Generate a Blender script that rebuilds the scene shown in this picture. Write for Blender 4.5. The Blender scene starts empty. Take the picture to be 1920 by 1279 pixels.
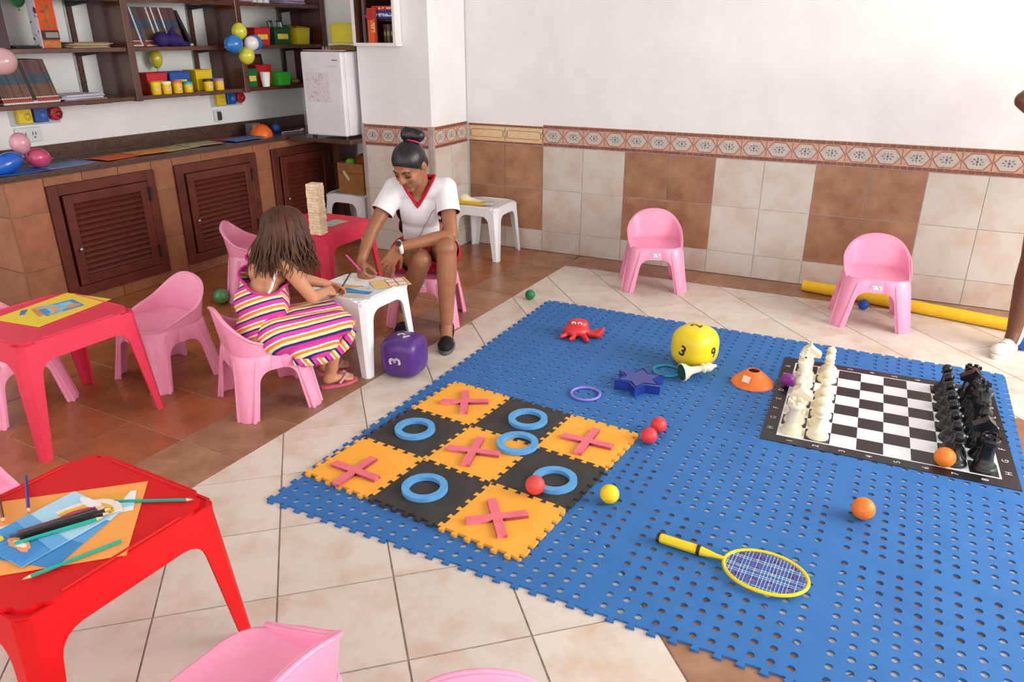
import bpy, bmesh, math, random
from mathutils import Vector, Matrix, Euler
random.seed(7)
R = math.radians
scene = bpy.context.scene
COL = scene.collection

# ------------------------------------------------------------------ camera
cam_d = bpy.data.cameras.new('camera'); cam = bpy.data.objects.new('camera', cam_d); COL.objects.link(cam)
cam_d.sensor_width = 36.0; cam_d.lens = 1406.2/1920*36
cam.location = (0, 0, 1.5525); cam.rotation_euler = (R(90-22.27), 0, 0)
cam_d.clip_start = 0.02
scene.camera = cam
# ------------------------------------------------------------------ light
scene.view_settings.view_transform = 'Standard'; scene.view_settings.look = 'None'
scene.view_settings.gamma = 1.0; scene.view_settings.use_curve_mapping = False
scene.view_settings.exposure = 0.74
world = bpy.data.worlds.new('daylight'); scene.world = world; world.use_nodes = True
bg = world.node_tree.nodes['Background']; bg.inputs[0].default_value = (1.0, 0.995, 0.985, 1); bg.inputs[1].default_value = 1.4
def area(name, loc, target, sx, sy, power, color):
    l = bpy.data.lights.new(name, 'AREA'); l.shape = 'RECTANGLE'; l.size = sx; l.size_y = sy; l.energy = power; l.color = color
    o = bpy.data.objects.new(name, l); COL.objects.link(o); o.location = loc
    o.rotation_euler = (Vector(target)-Vector(loc)).to_track_quat('-Z', 'Y').to_euler()
    return o
area('terrace_daylight', (4.7, 1.5, 2.1), (0.2, 3.4, 0.4), 2.6, 1.9, 125, (1.0, 0.97, 0.92))

# ------------------------------------------------------------------ helpers
def lin(c): return c/12.92 if c <= 0.04045 else ((c+0.055)/1.055)**2.4
def C(h):
    h = h.lstrip('#'); return tuple(lin(int(h[i:i+2], 16)/255) for i in (0, 2, 4))+(1,)
def V(*a): return Vector(a)
MATS = {}
def mat(name, hexc, rough=0.5, spec=0.5, hex2=None, scale=8.0, detail=4.0, contrast=(0.35, 0.65), bump=0.0, bscale=40.0, metal=0.0, coat=0.0, trans=0.0, alpha=1.0, sss=0.0, rand=0.0):
    """procedural principled material: base colour mottled with a second colour by noise"""
    if name in MATS: return MATS[name]
    m = bpy.data.materials.new(name); m.use_nodes = True; nt = m.node_tree; n = nt.nodes; b = n['Principled BSDF']
    b.inputs['Roughness'].default_value = rough; b.inputs['Specular IOR Level'].default_value = spec
    b.inputs['Metallic'].default_value = metal; b.inputs['Coat Weight'].default_value = coat; b.inputs['Coat Roughness'].default_value = 0.08
    b.inputs['Transmission Weight'].default_value = trans; b.inputs['Alpha'].default_value = alpha
    if sss: b.inputs['Subsurface Weight'].default_value = sss; b.inputs['Subsurface Scale'].default_value = 0.01
    b.inputs['Base Color'].default_value = C(hexc)
    tc = n.new('ShaderNodeTexCoord')
    src = tc.outputs['Object']
    if rand:
        oi = n.new('ShaderNodeObjectInfo'); mp = n.new('ShaderNodeVectorMath'); mp.operation = 'ADD'
        sc = n.new('ShaderNodeVectorMath'); sc.operation = 'SCALE'; sc.inputs[3].default_value = 37.0
        nt.links.new(oi.outputs['Random'], sc.inputs[0]); nt.links.new(sc.outputs[0], mp.inputs[1]); nt.links.new(src, mp.inputs[0]); src = mp.outputs[0]
    if hex2:
        no = n.new('ShaderNodeTexNoise'); no.inputs['Scale'].default_value = scale; no.inputs['Detail'].default_value = detail; no.inputs['Roughness'].default_value = 0.62
        nt.links.new(src, no.inputs['Vector'])
        r = n.new('ShaderNodeValToRGB'); r.color_ramp.elements[0].position = contrast[0]; r.color_ramp.elements[1].position = contrast[1]
        r.color_ramp.elements[0].color = C(hexc); r.color_ramp.elements[1].color = C(hex2)
        nt.links.new(no.outputs[0], r.inputs[0]); outc = r.outputs[0]
        if rand:
            hv = n.new('ShaderNodeHueSaturation'); mr = n.new('ShaderNodeMapRange')
            mr.inputs['To Min'].default_value = 1-rand; mr.inputs['To Max'].default_value = 1+rand
            nt.links.new(oi.outputs['Random'], mr.inputs[0]); nt.links.new(mr.outputs[0], hv.inputs['Value']); nt.links.new(outc, hv.inputs['Color']); outc = hv.outputs[0]
        nt.links.new(outc, b.inputs['Base Color'])
    if bump:
        nb = n.new('ShaderNodeTexNoise'); nb.inputs['Scale'].default_value = bscale; nb.inputs['Detail'].default_value = 5
        nt.links.new(src, nb.inputs['Vector'])
        bp = n.new('ShaderNodeBump'); bp.inputs['Strength'].default_value = bump; bp.inputs['Distance'].default_value = 0.004
        nt.links.new(nb.outputs[0], bp.inputs['Height']); nt.links.new(bp.outputs[0], b.inputs['Normal'])
    MATS[name] = m
    return m
def stripes(name, cols, direction, period, rough=0.7, warp=0.0, chevron=None):
    """bands of colour: cols = [(width, hex)...]; a linear coordinate in object space, optionally folded (chevron)"""
    m = bpy.data.materials.new(name); m.use_nodes = True; nt = m.node_tree; n = nt.nodes; b = n['Principled BSDF']
    b.inputs['Roughness'].default_value = rough; b.inputs['Specular IOR Level'].default_value = 0.2
    tc = n.new('ShaderNodeTexCoord'); d = n.new('ShaderNodeVectorMath'); d.operation = 'DOT_PRODUCT'; d.inputs[1].default_value = direction
    nt.links.new(tc.outputs['Object'], d.inputs[0]); val = d.outputs['Value']
    def mth(op, a, bb=None):
        k = n.new('ShaderNodeMath'); k.operation = op
        for i, x in enumerate((a, bb)):
            if x is None: continue
            if isinstance(x, (int, float)): k.inputs[i].default_value = x
            else: nt.links.new(x, k.inputs[i])
        return k.outputs[0]
    if chevron:
        cd, c0, amp = chevron
        e = n.new('ShaderNodeVectorMath'); e.operation = 'DOT_PRODUCT'; e.inputs[1].default_value = cd
        nt.links.new(tc.outputs['Object'], e.inputs[0])
        val = mth('ADD', val, mth('MULTIPLY', mth('MAXIMUM', mth('SUBTRACT', e.outputs['Value'], c0), 0.0), amp))
    if warp:
        no = n.new('ShaderNodeTexNoise'); no.inputs['Scale'].default_value = 7.0; nt.links.new(tc.outputs['Object'], no.inputs['Vector'])
        val = mth('ADD', val, mth('MULTIPLY', no.outputs[0], warp))
    val = mth('FRACT', mth('DIVIDE', val, period))
    r = n.new('ShaderNodeValToRGB'); r.color_ramp.interpolation = 'CONSTANT'
    tot = sum(w for w, _ in cols); p = 0
    el = r.color_ramp.elements
    el[0].position = 0; el[0].color = C(cols[0][1]); first = True
    el.remove(el[1]); p = cols[0][0]/tot
    for w, h in cols[1:]:
        x = el.new(p); x.color = C(h); p += w/tot
    nt.links.new(val, r.inputs[0]); nt.links.new(r.outputs[0], b.inputs['Base Color'])
    MATS[name] = m
    return m

class MB:
    """mesh builder: collects shapes, each with a material slot"""
    def __init__(self): self.v = []; self.f = []; self.mi = []; self.sm = []
    def add(self, vs, fs, mi=0, smooth=False, M=None):
        o = len(self.v)
        self.v += [tuple(M @ Vector(p)) if M else tuple(p) for p in vs]
        self.f += [tuple(i+o for i in f) for f in fs]; self.mi += [mi]*len(fs); self.sm += [smooth]*len(fs)
        return self
    def box(self, c, s, mi=0, M=None, rz=0.0, rot=None):
        x, y, z = (k/2 for k in s)
        vs = [V(a*x, b*y, d*z) for d in (-1, 1) for b in (-1, 1) for a in (-1, 1)]
        E_ = Euler(rot or (0, 0, rz)).to_matrix()
        vs = [E_ @ p+Vector(c) for p in vs]
        return self.add(vs, [(0, 2, 3, 1), (4, 5, 7, 6), (0, 1, 5, 4), (2, 6, 7, 3), (0, 4, 6, 2), (1, 3, 7, 5)], mi, False, M)
    def prism(self, poly, z0, z1, mi=0, M=None, smooth=False):
        n = len(poly)
        a = sum(poly[i][0]*poly[(i+1) % n][1]-poly[(i+1) % n][0]*poly[i][1] for i in range(n))
        if a < 0: poly = poly[::-1]
        vs = [(p[0], p[1], z0) for p in poly]+[(p[0], p[1], z1) for p in poly]
        self.add(vs, [tuple(range(n-1, -1, -1)), tuple(range(n, 2*n))], mi, False, M)
        return self.add(vs, [(i, (i+1) % n, n+(i+1) % n, n+i) for i in range(n)], mi, smooth, M)
    def lathe(self, prof, seg=20, mi=0, M=None, smooth=True, cap=True, sx=1.0, sy=1.0):
        vs = []; fs = []
        for r, z in prof:
            for k in range(seg):
                a = 2*math.pi*k/seg; vs.append((r*math.cos(a)*sx, r*math.sin(a)*sy, z))
        for i in range(len(prof)-1):
            for k in range(seg):
                k2 = (k+1) % seg; fs.append((i*seg+k, i*seg+k2, (i+1)*seg+k2, (i+1)*seg+k))
        self.add(vs, fs, mi, smooth, M)
        if cap:
            n = len(prof)
            if prof[0][0] > 1e-5: self.add(vs[:seg], [tuple(range(seg-1, -1, -1))], mi, False, M)
            if prof[-1][0] > 1e-5: self.add(vs[-seg:], [tuple(range(seg))], mi, False, M)
        return self
    def ell(self, c, r, mi=0, seg=16, ring=10, rot=(0, 0, 0), M=None, smooth=True):
        if not hasattr(r, '__len__'): r = (r, r, r)
        E_ = Euler(rot).to_matrix(); vs = []; fs = []
        for i in range(ring+1):
            t = math.pi*i/ring
            for k in range(seg):
                a = 2*math.pi*k/seg
                vs.append(E_ @ V(r[0]*math.sin(t)*math.cos(a), r[1]*math.sin(t)*math.sin(a), -r[2]*math.cos(t))+Vector(c))
        for i in range(ring):
            for k in range(seg):
                k2 = (k+1) % seg; q = (i*seg+k, i*seg+k2, (i+1)*seg+k2, (i+1)*seg+k)
                if i == 0: q = (q[0], q[2], q[3])
                elif i == ring-1: q = (q[0], q[1], q[2])
                fs.append(q)
        return self.add(vs, fs, mi, smooth, M)
    def cone(self, p0, r0, p1, r1, mi=0, seg=10, M=None, smooth=True):
        return self.tube([p0, p1], [r0, r1], mi, seg, M, smooth)
    def tube(self, path, rad, mi=0, seg=8, M=None, smooth=True, closed=False, sq=1.0, up=None):
        path = [Vector(p) for p in path]; n = len(path)
        if not hasattr(rad, '__len__'): rad = [rad]*n
        vs = []; fs = []; prev = None
        for i in range(n):
            if closed: t = (path[(i+1) % n]-path[i-1])
            else: t = path[min(i+1, n-1)]-path[max(i-1, 0)]
            t.normalize()
            if prev is None:
                a = Vector(up) if up else (V(0, 0, 1) if abs(t.z) < 0.9 else V(1, 0, 0))
                x = a.cross(t).normalized()
            else:
                x = prev-t*prev.dot(t)
                x = x.normalized() if x.length > 1e-6 else V(1, 0, 0).cross(t).normalized()
            prev = x; y = t.cross(x)
            for k in range(seg):
                a = 2*math.pi*k/seg; vs.append(path[i]+x*math.cos(a)*rad[i]+y*math.sin(a)*rad[i]*sq)
        for i in range(n if closed else n-1):
            j = (i+1) % n
            for k in range(seg):
                k2 = (k+1) % seg; fs.append((i*seg+k, i*seg+k2, j*seg+k2, j*seg+k))
        self.add(vs, fs, mi, smooth, M)
        if not closed:
            self.add(vs[:seg], [tuple(range(seg-1, -1, -1))], mi, False, M); self.add(vs[-seg:], [tuple(range(seg))], mi, False, M)
        return self
    def mesh(self, name, mats):
        me = bpy.data.meshes.new(name); me.from_pydata(self.v, [], self.f)
        for m in (mats if isinstance(mats, (list, tuple)) else [mats]): me.materials.append(m)
        me.polygons.foreach_set('material_index', self.mi); me.polygons.foreach_set('use_smooth', self.sm); me.update()
        return me
    def build(self, name, mats, parent=None, loc=(0, 0, 0), rot=(0, 0, 0), bevel=0.0, seg=2, solid=0.0, sub=0, fix=False):
        me = self.mesh(name, mats)
        if fix:
            bm = bmesh.new(); bm.from_mesh(me); bmesh.ops.remove_doubles(bm, verts=bm.verts, dist=1e-5); bmesh.ops.recalc_face_normals(bm, faces=bm.faces); bm.to_mesh(me); bm.free()
        return link(name, me, parent, loc, rot, bevel, seg, solid, sub)
def link(name, me, parent=None, loc=(0, 0, 0), rot=(0, 0, 0), bevel=0.0, seg=2, solid=0.0, sub=0):
    o = bpy.data.objects.new(name, me); COL.objects.link(o); o.location = loc; o.rotation_euler = rot
    if parent: o.parent = parent
    if solid:
        s = o.modifiers.new('thickness', 'SOLIDIFY'); s.thickness = abs(solid); s.offset = -1 if solid > 0 else 1; s.use_even_offset = False
    if bevel:
        b = o.modifiers.new('bevel', 'BEVEL'); b.width = bevel; b.segments = seg; b.limit_method = 'ANGLE'; b.angle_limit = R(40)
    if sub:
        s = o.modifiers.new('subd', 'SUBSURF'); s.levels = sub; s.render_levels = sub
    return o
def tag(o, label, cat, group=None):
    o['label'] = label; o['category'] = cat
    if group: o['group'] = group
    return o
def thing(name, label, cat, loc=(0, 0, 0), rz=0.0, group=None):
    o = bpy.data.objects.new(name, None); COL.objects.link(o); o.location = loc; o.rotation_euler = (0, 0, rz); o.empty_display_size = 0.1
    return tag(o, label, cat, group)
def struct(o): o['kind'] = 'structure'; return o
def dup(root, label, loc, rz=None, group=None, rot=None):
    r = root.copy(); COL.objects.link(r); r.location = loc
    if rz is not None: r.rotation_euler = (0, 0, rz)
    if rot is not None: r.rotation_euler = rot
    r['label'] = label
    if group: r['group'] = group
    for ch in root.children:
        c = ch.copy(); COL.objects.link(c); c.parent = r
        for g in ch.children:
            d = g.copy(); COL.objects.link(d); d.parent = c
    return r
def flat(name, splines, thick, material):
    """solid plate from closed 2D outlines (outer first, holes after); sits on z=0"""
    cu = bpy.data.curves.new(name, 'CURVE'); cu.dimensions = '2D'; cu.fill_mode = 'BOTH'; cu.extrude = thick/2
    for pts in splines:
        s = cu.splines.new('POLY'); s.points.add(len(pts)-1); s.use_cyclic_u = True
        for p, q in zip(s.points, pts): p.co = (q[0], q[1], 0, 1)
    o = bpy.data.objects.new(name, cu); COL.objects.link(o)
    dg = bpy.context.evaluated_depsgraph_get(); me = bpy.data.meshes.new_from_object(o.evaluated_get(dg))
    bpy.data.objects.remove(o); bpy.data.curves.remove(cu)
    me.transform(Matrix.Translation((0, 0, thick/2))); me.materials.clear(); me.materials.append(material); me.name = name
    return me
def text_mesh(txt, size, material, depth=0.0006, bold=0.0):
    cu = bpy.data.curves.new('lettering', 'FONT'); cu.body = txt; cu.size = size; cu.extrude = depth; cu.offset = bold; cu.align_x = 'CENTER'; cu.align_y = 'CENTER'; cu.resolution_u = 3
    o = bpy.data.objects.new('lettering', cu); COL.objects.link(o)
    dg = bpy.context.evaluated_depsgraph_get(); me = bpy.data.meshes.new_from_object(o.evaluated_get(dg))
    bpy.data.objects.remove(o); bpy.data.curves.remove(cu)
    me.materials.clear(); me.materials.append(material)
    return me
def blob(name, caps, material, parent, voxel=0.006, smooth=6, root=(0, 0, 0), cut=None, planes=()):
    """one continuous surface grown around rounded cones and ellipsoids (voxel union, then smoothed)"""
    mb = MB(); rt = Vector(root)
    for c in caps:
        if c[0] == 'c':
            _, p0, r0, p1, r1 = c; p0 = Vector(p0)-rt; p1 = Vector(p1)-rt
            mb.ell(p0, r0, 0, 14, 9); mb.ell(p1, r1, 0, 14, 9); mb.cone(p0, r0, p1, r1, 0, 14)
        else:
            _, p, r = c[:3]; mb.ell(Vector(p)-rt, r, 0, 20, 14, c[3] if len(c) > 3 else (0, 0, 0))
    me = mb.mesh(name, material)
    o = bpy.data.objects.new(name, me); COL.objects.link(o)
    m = o.modifiers.new('r', 'REMESH'); m.mode = 'VOXEL'; m.voxel_size = voxel; m.use_smooth_shade = True
    if smooth:
        s = o.modifiers.new('s', 'SMOOTH'); s.iterations = smooth; s.factor = 0.5
    dg = bpy.context.evaluated_depsgraph_get(); me2 = bpy.data.meshes.new_from_object(o.evaluated_get(dg))
    bpy.data.objects.remove(o); bpy.data.meshes.remove(me)
    if cut:
        bm = bmesh.new(); bm.from_mesh(me2)
        for pc, pn in planes: bmesh.ops.bisect_plane(bm, geom=bm.verts[:]+bm.edges[:]+bm.faces[:], dist=1e-6, plane_co=Vector(pc)-rt, plane_no=Vector(pn))
        dead = [f for f in bm.faces if cut(f.calc_center_median()+rt)]
        bmesh.ops.delete(bm, geom=dead, context='FACES'); bm.to_mesh(me2); bm.free()
    me2.materials.clear(); me2.materials.append(material); me2.name = name
    for p in me2.polygons: p.use_smooth = True
    return link(name, me2, parent)
def edge_loops(me):
    """open boundary loops of a mesh as lists of points"""
    bm = bmesh.new(); bm.from_mesh(me); adj = {}
    for e in bm.edges:
        if len(e.link_faces) == 1:
            a, b = e.verts[0].index, e.verts[1].index; adj.setdefault(a, []).append(b); adj.setdefault(b, []).append(a)
    co = {v.index: v.co.copy() for v in bm.verts}; bm.free(); seen = set(); out = []
    for s in adj:
        if s in seen: continue
        lp = [s]; seen.add(s); cur = s
        while True:
            nx = [k for k in adj[cur] if k not in seen]
            if not nx: break
            cur = nx[0]; seen.add(cur); lp.append(cur)
        out.append([co[i] for i in lp])
    return out
def even(pts, step):
    """thin a closed loop to roughly even spacing"""
    out = [pts[0]]
    for p in pts[1:]:
        if (p-out[-1]).length >= step: out.append(p)
    if (out[-1]-out[0]).length < step*0.6: out.pop()
    return out
def clip(poly, a, b, c):
    """keep the side a*x+b*y<=c of a convex polygon"""
    out = []
    for i in range(len(poly)):
        p, q = poly[i], poly[(i+1) % len(poly)]
        dp, dq = a*p[0]+b*p[1]-c, a*q[0]+b*q[1]-c
        if dp <= 0: out.append(p)
        if (dp < 0 < dq) or (dq < 0 < dp):
            t = dp/(dp-dq); out.append((p[0]+(q[0]-p[0])*t, p[1]+(q[1]-p[1])*t))
    return out
# frames of the two walls: x runs along the wall, y runs into it
FW = Matrix.Translation((0.2274, 5.6312, 0)) @ Matrix.Rotation(R(-26.23), 4, 'Z')      # wall with the tiled wainscot
FC = Matrix.Translation((-2.7608, 4.0829, 0)) @ Matrix.Rotation(R(60.63), 4, 'Z')      # wall with the cabinets
AW, AC = R(-26.23), R(60.63)
def fw(x, y, z=0): return FW @ V(x, y, z)
def fc(x, y, z=0): return FC @ V(x, y, z)
# ------------------------------------------------------------------ setting materials
plaster = mat('white_plaster', '#eeeeec', 0.75, 0.3, '#e6e6e4', 3.0, bump=0.05)
grout = mat('grey_grout', '#a99e92', 0.9, 0.2, '#8d8278', 30)
beige = mat('beige_stone_tile', '#d6cbc1', 0.38, 0.4, '#c2a890', 7, 6, (0.45, 0.8), bump=0.06, bscale=25, rand=0.05)
beige_w = mat('beige_wall_tile', '#cfc6bd', 0.42, 0.4, '#bd9f88', 5, 6, (0.45, 0.8), bump=0.05, rand=0.04)
rust = mat('rust_wall_tile', '#b28466', 0.42, 0.4, '#8c5a44', 7, 7, (0.3, 0.72), bump=0.06, rand=0.06)
rustf = mat('rust_floor_tile', '#a67a60', 0.33, 0.45, '#855a44', 8, 7, (0.35, 0.7), bump=0.06, rand=0.09)
terra = mat('terracotta_floor_tile', '#ac6540', 0.24, 0.5, '#874c32', 6, 6, (0.35, 0.75), bump=0.05, rand=0.08)
terrac = mat('terracotta_cabinet_tile', '#a56b4e', 0.5, 0.35, '#8a5540', 8, 5, (0.35, 0.75), rand=0.06)
# ------------------------------------------------------------------ floor
fl = MB(); fl.box((0.6, 2.4, -0.03), (9.0, 9.6, 0.054))
floor = struct(fl.build('floor', grout))
def tile_obj(name, poly, m, parent, z1=0.0):
    if len(poly) < 3: return
    cx = sum(p[0] for p in poly)/len(poly); cy = sum(p[1] for p in poly)/len(poly)
    a = abs(sum(poly[i][0]*poly[(i+1) % len(poly)][1]-poly[(i+1) % len(poly)][0]*poly[i][1] for i in range(len(poly))))/2
    if a < 0.0015: return
    q = []
    for p in poly:
        d = Vector((p[0]-cx, p[1]-cy)); L = d.length; q.append(tuple(d*(1-0.0042/L)))
    mb = MB(); mb.prism(q, -0.006, 0.0); mb.build(name, m, parent, (cx, cy, z1), bevel=0.0012, seg=1)
def inview(cx, cy):
    return cy > 0.95 and abs(cx) < 0.78*cy+0.75 and cx < 3.6
# boundary between the diagonal field and the terracotta area, and the border strip along the wall
b0, b1 = fw(0.317, -0.286), fw(0.18, -3.56)
bd = (b1-b0).normalized(); bn = V(bd.y, -bd.x, 0)      # towards the terracotta side
if bn.x > 0: bn = -bn
s0, s1 = fw(-3, -0.285), fw(4, -0.285); sn = (FW.to_3x3() @ V(0, 1, 0))
kc = bn.x*b0.x+bn.y*b0.y; ks = sn.x*s0.x+sn.y*s0.y
o0 = V(-0.6995, 1.7807, 0); e1 = V(math.cos(R(14.8)), math.sin(R(14.8)), 0); e2 = V(-e1.y, e1.x, 0); PT = 0.345
for i in range(-7, 13):
    for j in range(-6, 14):
        pts = [o0+e1*(i+a)*PT+e2*(j+b)*PT for a, b in ((0, 0), (1, 0), (1, 1), (0, 1))]
        c = sum(pts, V(0, 0, 0))/4
        if not inview(c.x, c.y): continue
        poly = [(p.x, p.y) for p in pts]
        poly = clip(poly, bn.x, bn.y, kc); poly = clip(poly, sn.x, sn.y, ks) if poly else poly
        if not poly: continue
        brown = (i == 3 and j < 2) or (i == 5 and j in (-2, -1)) or (i == 8 and j in (-1, 0))
        tile_obj('floor_tile', poly, rustf if brown else beige, floor)
# border strip along the tiled wall
for k in range(-7, 12):
    poly = [fw(0.3146*(k+a)-0.003, -b) for a, b in ((0, 0), (1, 0), (1, 0.285), (0, 0.285))]
    c = sum(poly, V(0, 0, 0))/4
    if k < 1 or not inview(c.x, c.y): continue
    tile_obj('border_tile', [(p.x, p.y) for p in poly], rustf, floor)
# terracotta tiles, parallel to the boundary, in a paler grout bed
gb = [b0-bd*0.4, b1+bd*2.0, b1+bd*2.0+bn*3.6, b0-bd*0.4+bn*3.6]; wl = fw(0, 0)
gb = clip([(p.x, p.y) for p in gb], sn.x, sn.y, sn.x*wl.x+sn.y*wl.y)
mb = MB(); mb.prism(gb, -0.006, -0.0022); mb.build('grout_bed', mat('pale_grout', '#c2ab94', 0.9, 0.2, '#ab947e', 30), floor)
mb = MB(); mb.prism([tuple(fw(x, -y).xy) for x, y in ((0.33, 0.0), (3.6, 0.0), (3.6, 0.285), (0.33, 0.285))], -0.006, -0.0022); mb.build('grout_bed', MATS['pale_grout'], floor)
g0 = b0+bd*0.1
for i in range(0, 10):
    for j in range(-4, 14):
        pts = [g0+bn*(i+a)*0.328+bd*(j+b)*0.328 for a, b in ((0, 0), (1, 0), (1, 1), (0, 1))]
        c = sum(pts, V(0, 0, 0))/4
        if c.y < 1.5 or c.x < -3.6 or c.x < -0.78*c.y-0.5: continue
        poly = [(p.x, p.y) for p in pts]
        wl = fw(0, 0); poly = clip(poly, sn.x, sn.y, sn.x*wl.x+sn.y*wl.y)
        if len(poly) < 3: continue
        tile_obj('terracotta_tile', poly, rustf if i == 0 else terra, floor)
# ------------------------------------------------------------------ tiled back wall
mb = MB(); mb.box((0.75, 0.10, 1.35), (6.6, 0.184, 2.7)); wall_back = struct(mb.build('wall_back', plaster, None, FW.translation, (0, 0, AW)))
TW = 0.3146
def wtile(x0, x1, z0, z1, m, parent, y=0.0, name='wall_tile'):
    mb = MB(); w, h = x1-x0-0.004, z1-z0-0.004
    mb.box((0, 0, 0), (w, 0.008, h)); mb.build(name, m, parent, ((x0+x1)/2, y+0.004, (z0+z1)/2), bevel=0.0012, seg=1)
for i in range(-2, 12):
    brown = i < 0 or i in (2, 3, 6, 7, 10, 11)
    x0, x1 = i*TW, (i+1)*TW
    if i == -2: x0 = -0.62
    wtile(x0, x1, 0.0, 0.161, beige_w, wall_back)
    for z0, z1 in ((0.161, 0.4755), (0.4755, 0.79)): wtile(x0, x1, z0, z1, rust if brown else beige_w, wall_back)
# decorated border tiles: two hexagons each, with red brick edging
b_bg = mat('border_blush', '#cfa794', 0.4, 0.4, '#bf9480', 30); b_hex = mat('border_grey', '#c9bfb4', 0.4, 0.4, '#b8aca0', 30)
b_line = mat('border_lines', '#8d5040', 0.5, 0.4, '#9c5f4c', 30); b_red = mat('border_brick', '#96594a', 0.45, 0.4, '#7a463a', 25); b_blue = mat('border_blue', '#5c6690', 0.45, 0.4, '#3f4a75', 60)
b_pale = mat('border_cream', '#e3c49b', 0.4, 0.4, '#d8b488', 20); b_green = mat('border_green_lines', '#5f6a4c', 0.5, 0.4, '#4e5a40', 20)
MYZ = Matrix(((1, 0, 0, 0), (0, 0, -1, 0), (0, 1, 0, 0), (0, 0, 0, 1)))     # 2D (x, y) drawn in the wall plane, thickness to the room
def border_mesh(nhex, w):
    H_ = 0.1525; mb = MB(); mb.box((0, 0.004, H_/2), (w-0.003, 0.008, H_-0.003), 0)
    hw = w/nhex
    nb = 4*nhex
    for z in (0.014, H_-0.014):
        for k in range(nb): mb.box((-w/2+(k+0.5)*w/nb, -0.0005, z), (w/nb-0.004, 0.004, 0.02), 3)
    z0, z1 = 0.029, H_-0.029; zc = H_/2
    for k in range(nhex):
        cx = -w/2+(k+0.5)*hw
        hx = [(cx-hw*0.46, zc), (cx-hw*0.24, z0+0.003), (cx+hw*0.24, z0+0.003), (cx+hw*0.46, zc), (cx+hw*0.24, z1-0.003), (cx-hw*0.24, z1-0.003)]
        mb.prism(hx, 0.0, 0.0008, 1, MYZ)
        for a in range(6):
            p, q = hx[a], hx[(a+1) % 6]; d = Vector((q[0]-p[0], q[1]-p[1])); L = d.length; n_ = Vector((-d.y, d.x))/L*0.0022
            mb.prism([(p[0]+n_.x, p[1]+n_.y), (q[0]+n_.x, q[1]+n_.y), (q[0]-n_.x, q[1]-n_.y), (p[0]-n_.x, p[1]-n_.y)], 0.0, 0.0014, 2, MYZ)
        mb.prism([(cx-hw/2-0.0015, z0), (cx-hw/2+0.0015, z0), (cx-hw/2+0.0015, z1), (cx-hw/2-0.0015, z1)], 0.0, 0.0013, 2, MYZ)
        for a in range(8):      # blue rosette of petals
            t = a*math.pi/4; rr = 0.022 if a % 4 == 0 else (0.017 if a % 2 == 0 else 0.02)
            px, pz = cx+math.cos(t)*rr*1.25, zc+math.sin(t)*rr*0.95
            u_ = Vector((math.cos(t), math.sin(t)))*0.009; v_ = Vector((-math.sin(t), math.cos(t)))*0.0035
            mb.prism([(px+u_.x, pz+u_.y), (px+v_.x, pz+v_.y), (px-u_.x, pz-u_.y), (px-v_.x, pz-v_.y)], 0.0006, 0.0015, 4, MYZ)
        mb.prism([(cx+math.cos(a*1.0472)*0.007, zc+math.sin(a*1.0472)*0.007) for a in range(6)], 0.0006, 0.0015, 4, MYZ)
    return mb.mesh('border_tile', [b_bg, b_hex, b_line, b_red, b_blue])
bm2 = border_mesh(2, TW)
for i in range(0, 12): link('decor_tile', bm2, wall_back, ((i+0.5)*TW, 0, 0.79))
def scroll_mesh(w):
    H_ = 0.1525; mb = MB(); mb.box((0, 0.004, H_/2-0.006), (w-0.003, 0.008, H_-0.015), 0)
    for z in (0.01, H_-0.022):
        for k in range(8): mb.box((-w/2+(k+0.5)*w/8, -0.0005, z), (w/8-0.003, 0.004, 0.014), 1)
    zc = H_/2-0.006
    for dz in (0.028, -0.028): mb.box((0, -0.0004, zc+dz), (w*0.78, 0.002, 0.003), 2)
    for sx in (-1, 1):
        pts = [V(sx*(w*0.39+0.02*math.sin(t*math.pi/8)), -0.0004, zc+0.028*math.cos(t*math.pi/8)) for t in range(9)]
        mb.tube(pts, 0.0016, 2, 5)
        mb.tube([V(sx*w/2, -0.0004, zc+0.03), V(sx*(w/2-0.018), -0.0004, zc), V(sx*w/2, -0.0004, zc-0.03)], 0.0016, 2, 5)
    return mb.mesh('scroll_tile', [b_pale, b_red, b_green])
sm_ = scroll_mesh(0.305)
for cx in (-0.1573, -0.466): link('decor_tile', sm_, wall_back, (cx, 0, 0.79))
# ------------------------------------------------------------------ column beside the fridge
mb = MB()
mb.box((-0.94, -0.25, 0.7375), (0.6, 0.5, 1.475)); mb.box((-0.755, -0.25, 2.0875), (0.23, 0.5, 1.225)); mb.box((-1.055, -0.03, 2.0875), (0.37, 0.06, 1.225))
wall_column = struct(mb.build('wall_column', plaster, None, FW.translation, (0, 0, AW)))
def ctile(x0, x1, z0, z1, m): wtile(x0, x1, z0, z1, m, wall_column, -0.508)
lil = mat('lilac_edge_strip', '#b9a4a3', 0.5, 0.4, '#a8908f', 20)
for z0, z1 in ((0, 0.161), (0.161, 0.4755), (0.4755, 0.79)):
    ctile(-1.215, -0.915, z0, z1, beige_w); ctile(-0.915, -0.665, z0, z1, beige_w)
    for y0, y1 in ((-0.48, -0.24), (-0.24, -0.005)):
        mb = MB(); mb.box((0, 0, 0), (0.008, y1-y0-0.004, z1-z0-0.004)); mb.build('wall_tile', beige_w, wall_column, (-0.636, (y0+y1)/2, (z0+z1)/2), bevel=0.0012, seg=1)
for x in (-1.228, -0.652):
    mb = MB(); mb.box((0, 0, 0), (0.026, 0.012, 0.945)); mb.build('edge_strip', lil, wall_column, (x, -0.506, 0.4725))
mb = MB(); mb.box((0, 0, 0), (0.012, 0.024, 0.945)); mb.build('edge_strip', lil, wall_column, (-0.634, -0.492, 0.4725))
c2 = border_mesh(2, 0.275); c1 = border_mesh(3, 0.47)
for x in (-1.0775, -0.8025): link('decor_tile', c2, wall_column, (x, -0.508, 0.79))
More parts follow.
